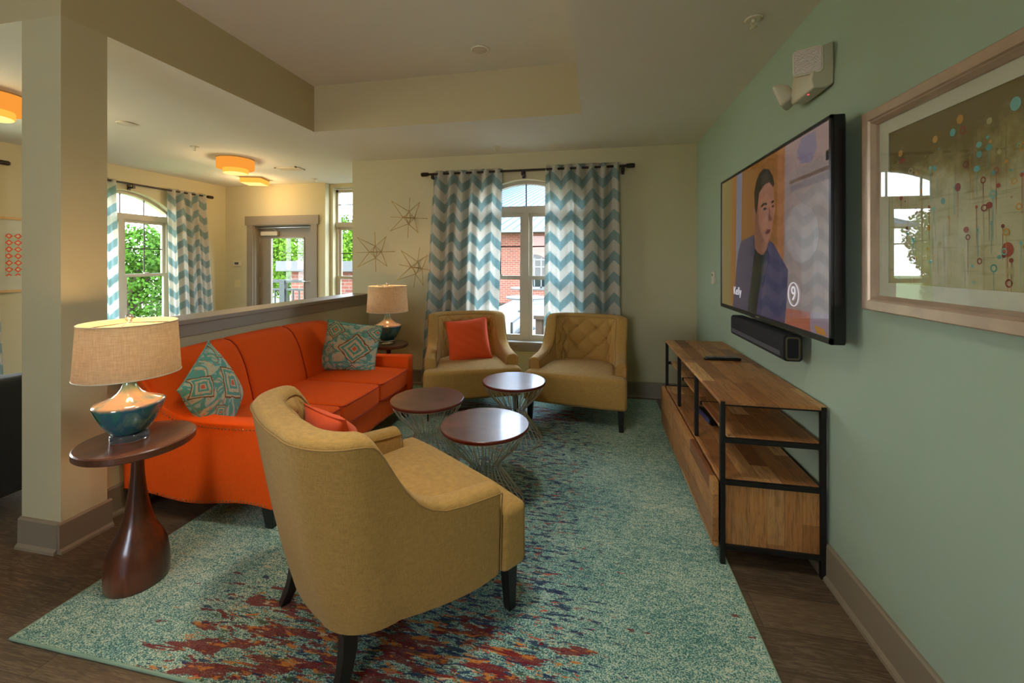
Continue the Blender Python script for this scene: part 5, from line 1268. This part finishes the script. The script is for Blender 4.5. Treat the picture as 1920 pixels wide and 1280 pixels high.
mb.build('slats', M['deck_wood'], t, smooth=False); box('rim', (-.38, -.18, .60), (.40, .18, .66), M['deck_wood'], t)
t = thing('patio_lounger', 'dark metal patio lounger with white cushion outside the left sash', 'lounger', (-1.55, 6.7, -.10))
box('cushion', (-.3, -.4, .34), (.3, .5, .43), M['stone'], t, bevel=.02); mb = MB()
for x in (-.3, .3):
    mb.tube([(x, -.45, 0), (x, -.45, .6), (x, .5, .6), (x, .5, 0)], .02, 6)
mb.box((-.3, -.4, .3), (.3, .5, .34)); mb.build('frame', M['rail'], t, smooth=False)
# balcony rail and parapet
t = thing('balcony_railing', 'dark metal balcony railing outside the glazed door', 'railing', (0, 7.35, 0))
mb = MB(); mb.box((-9.0, -.03, 1.02), (-5.15, .03, 1.08)); mb.box((-9.0, -.02, .86), (-5.15, .02, .90)); mb.box((-9.0, -.02, .06), (-5.15, .02, .11)); mb.box((-6.28, -.05, -.06), (-6.16, .05, 1.06)); mb.box((-5.2, -.04, -.06), (-5.12, .04, 1.06)); mb.build('rail_frame', M['rail'], t, smooth=False)
for i in range(27): MB().box((-8.95 + i * .14, -.012, .1), (-8.925 + i * .14, .012, .88)).build('baluster', M['rail'], t, smooth=False)
t = thing('brick_parapet', 'red brick parapet with white stone cap beyond the balcony', 'parapet', (0, 8.7, 0))
box('wall', (-7.15, 0, -1.2), (-4.55, .5, 1.22), M['brick'], t); box('cap', (-7.45, -.15, 1.22), (-4.45, .65, 1.46), M['stone'], t)
# fence far over the lawn
t = thing('picket_fence', 'pale picket fence across the lawn', 'fence', (-21.5, 13.5, GZ), math.radians(60))
mb = MB()
for i in range(70): mb.box((-7 + i * .2, 0, 0), (-6.9 + i * .2, .03, 1.0))
mb.box((-7, .03, .25), (7, .06, .33)); mb.box((-7, .03, .75), (7, .06, .83)); mb.build('pickets', M['deck_wood'], t, smooth=False)
t = thing('utility_pole', 'brown wooden utility pole between the trees outside the door', 'pole', (-12.5, 14.9, GZ))
MB().tube([(0, 0, 0), (0, 0, 4), (.05, 0, 9)], [.15, .14, .12], 14).build('shaft', M['bark'], t, smooth=True)
box('crossarm', (-.9, -.06, 8.1), (.9, .06, 8.25), M['bark'], t)
# trees: crowns of many small leaf faces on a branching trunk
def tree(label, loc, h, rad, m, seed, nleaf=2600, group='trees outside'):
    rr = random.Random(seed); t = thing('tree', label, 'tree', loc, 0, group)
    tb = MB(); tb.tube([(0, 0, 0), (.05, .02, h * .3), (-.05, .1, h * .62)], [.16, .12, .06], 8); blobs = []
    for k in range(9):
        a = rr.uniform(0, 6.28); q = rr.uniform(.25, .8); c = Vector((rad * q * math.cos(a), rad * q * math.sin(a), h * rr.uniform(.42, .86))); blobs.append((c, rad * rr.uniform(.38, .6)))
        tb.tube([(0, .02, h * .32), (c.x * .5, c.y * .5, h * .32 + (c.z - h * .32) * .6), tuple(c)], [.06, .035, .015], 6)
    blobs.append((Vector((0, 0, h * .8)), rad * .6)); blobs.append((Vector((0, 0, h * .5)), rad * .75))
    tb.build('trunk', M['bark'], t, smooth=True); vs = []; fs = []
    for i in range(nleaf):
        c, r = rr.choice(blobs); d = Vector((rr.gauss(0, 1), rr.gauss(0, 1), rr.gauss(0, 1))).normalized() * r * rr.uniform(.55, 1.05) ** .5; p = c + d
        u = Vector((rr.gauss(0, 1), rr.gauss(0, 1), rr.gauss(0, 1))).normalized(); v = u.orthogonal().normalized(); s = rr.uniform(.05, .11) * (rad / 2.2) ** .7
        k = len(vs); vs += [p - u * s, p + v * s * .55, p + u * s, p - v * s * .55]; fs.append((k, k + 1, k + 2, k + 3))
    mb = MB(); mb.add(vs, fs); mb.build('foliage', m, t, smooth=False, recalc=False)
    return t
tree('broad green tree right of centre in the arched window view', (-13.2, 9.4, GZ), 3.7, 1.4, M['leaf2'], 1, 7500)
tree('light green tree low in the arched window view', (-17.0, 15.8, GZ), 3.9, 1.8, M['leaf'], 2, 7500)
tree('tree at the left side of the arched window view', (-18.2, 10.6, GZ), 3.6, 1.7, M['leaf2'], 3, 6500)
tree('tall tree just behind the utility pole outside the door', (-17.4, 20.6, GZ), 9.5, 2.7, M['leaf'], 4, 15000)
tree('tallest tree far beyond the utility pole outside the door', (-23.0, 27.0, GZ), 11.5, 3.4, M['leaf2'], 5, 15000)
tree('dark tree outside the narrow window', (-13.2, 20.0, GZ), 5.1, 2.0, M['leaf2'], 6, 11000)
tree('leafy tree at the right side of the narrow window view', (-8.1, 13.4, GZ), 4.0, 1.3, M['leaf'], 7, 8000)
tree('bushy tree just beyond the brick parapet', (-10.9, 11.8, GZ), 4.6, 1.3, M['leaf'], 8, 9000)

# repeats of a kind share a group phrase
GROUPS = {'tufted_armchair': 'khaki tufted armchairs round the rug', 'wire_table': 'wire drum tables in front of the sofa', 'pedestal_end_table': 'pedestal side tables at the sofa ends',
          'table_lamp': 'table lamps with teal bases', 'throw_pillow': 'throw pillows on the seats', 'curtain': 'chevron curtains', 'curtain_rod': 'curtain rods over the arched windows',
          'wall_star': 'brass starbursts on the wall', 'fire_sprinkler': 'fire sprinklers on the ceiling', 'ceiling_speaker': 'round ceiling speakers', 'ceiling_light': 'parchment ceiling lights',
          'fill_light': 'added fill lights in the tray', 'patio_table': 'white patio tables', 'patio_umbrella': 'folded patio umbrellas'}
for o in bpy.data.objects:
    k = o.name.split('.')[0]
    if o.parent is None and k in GROUPS and 'category' in o: o['group'] = GROUPS[k]
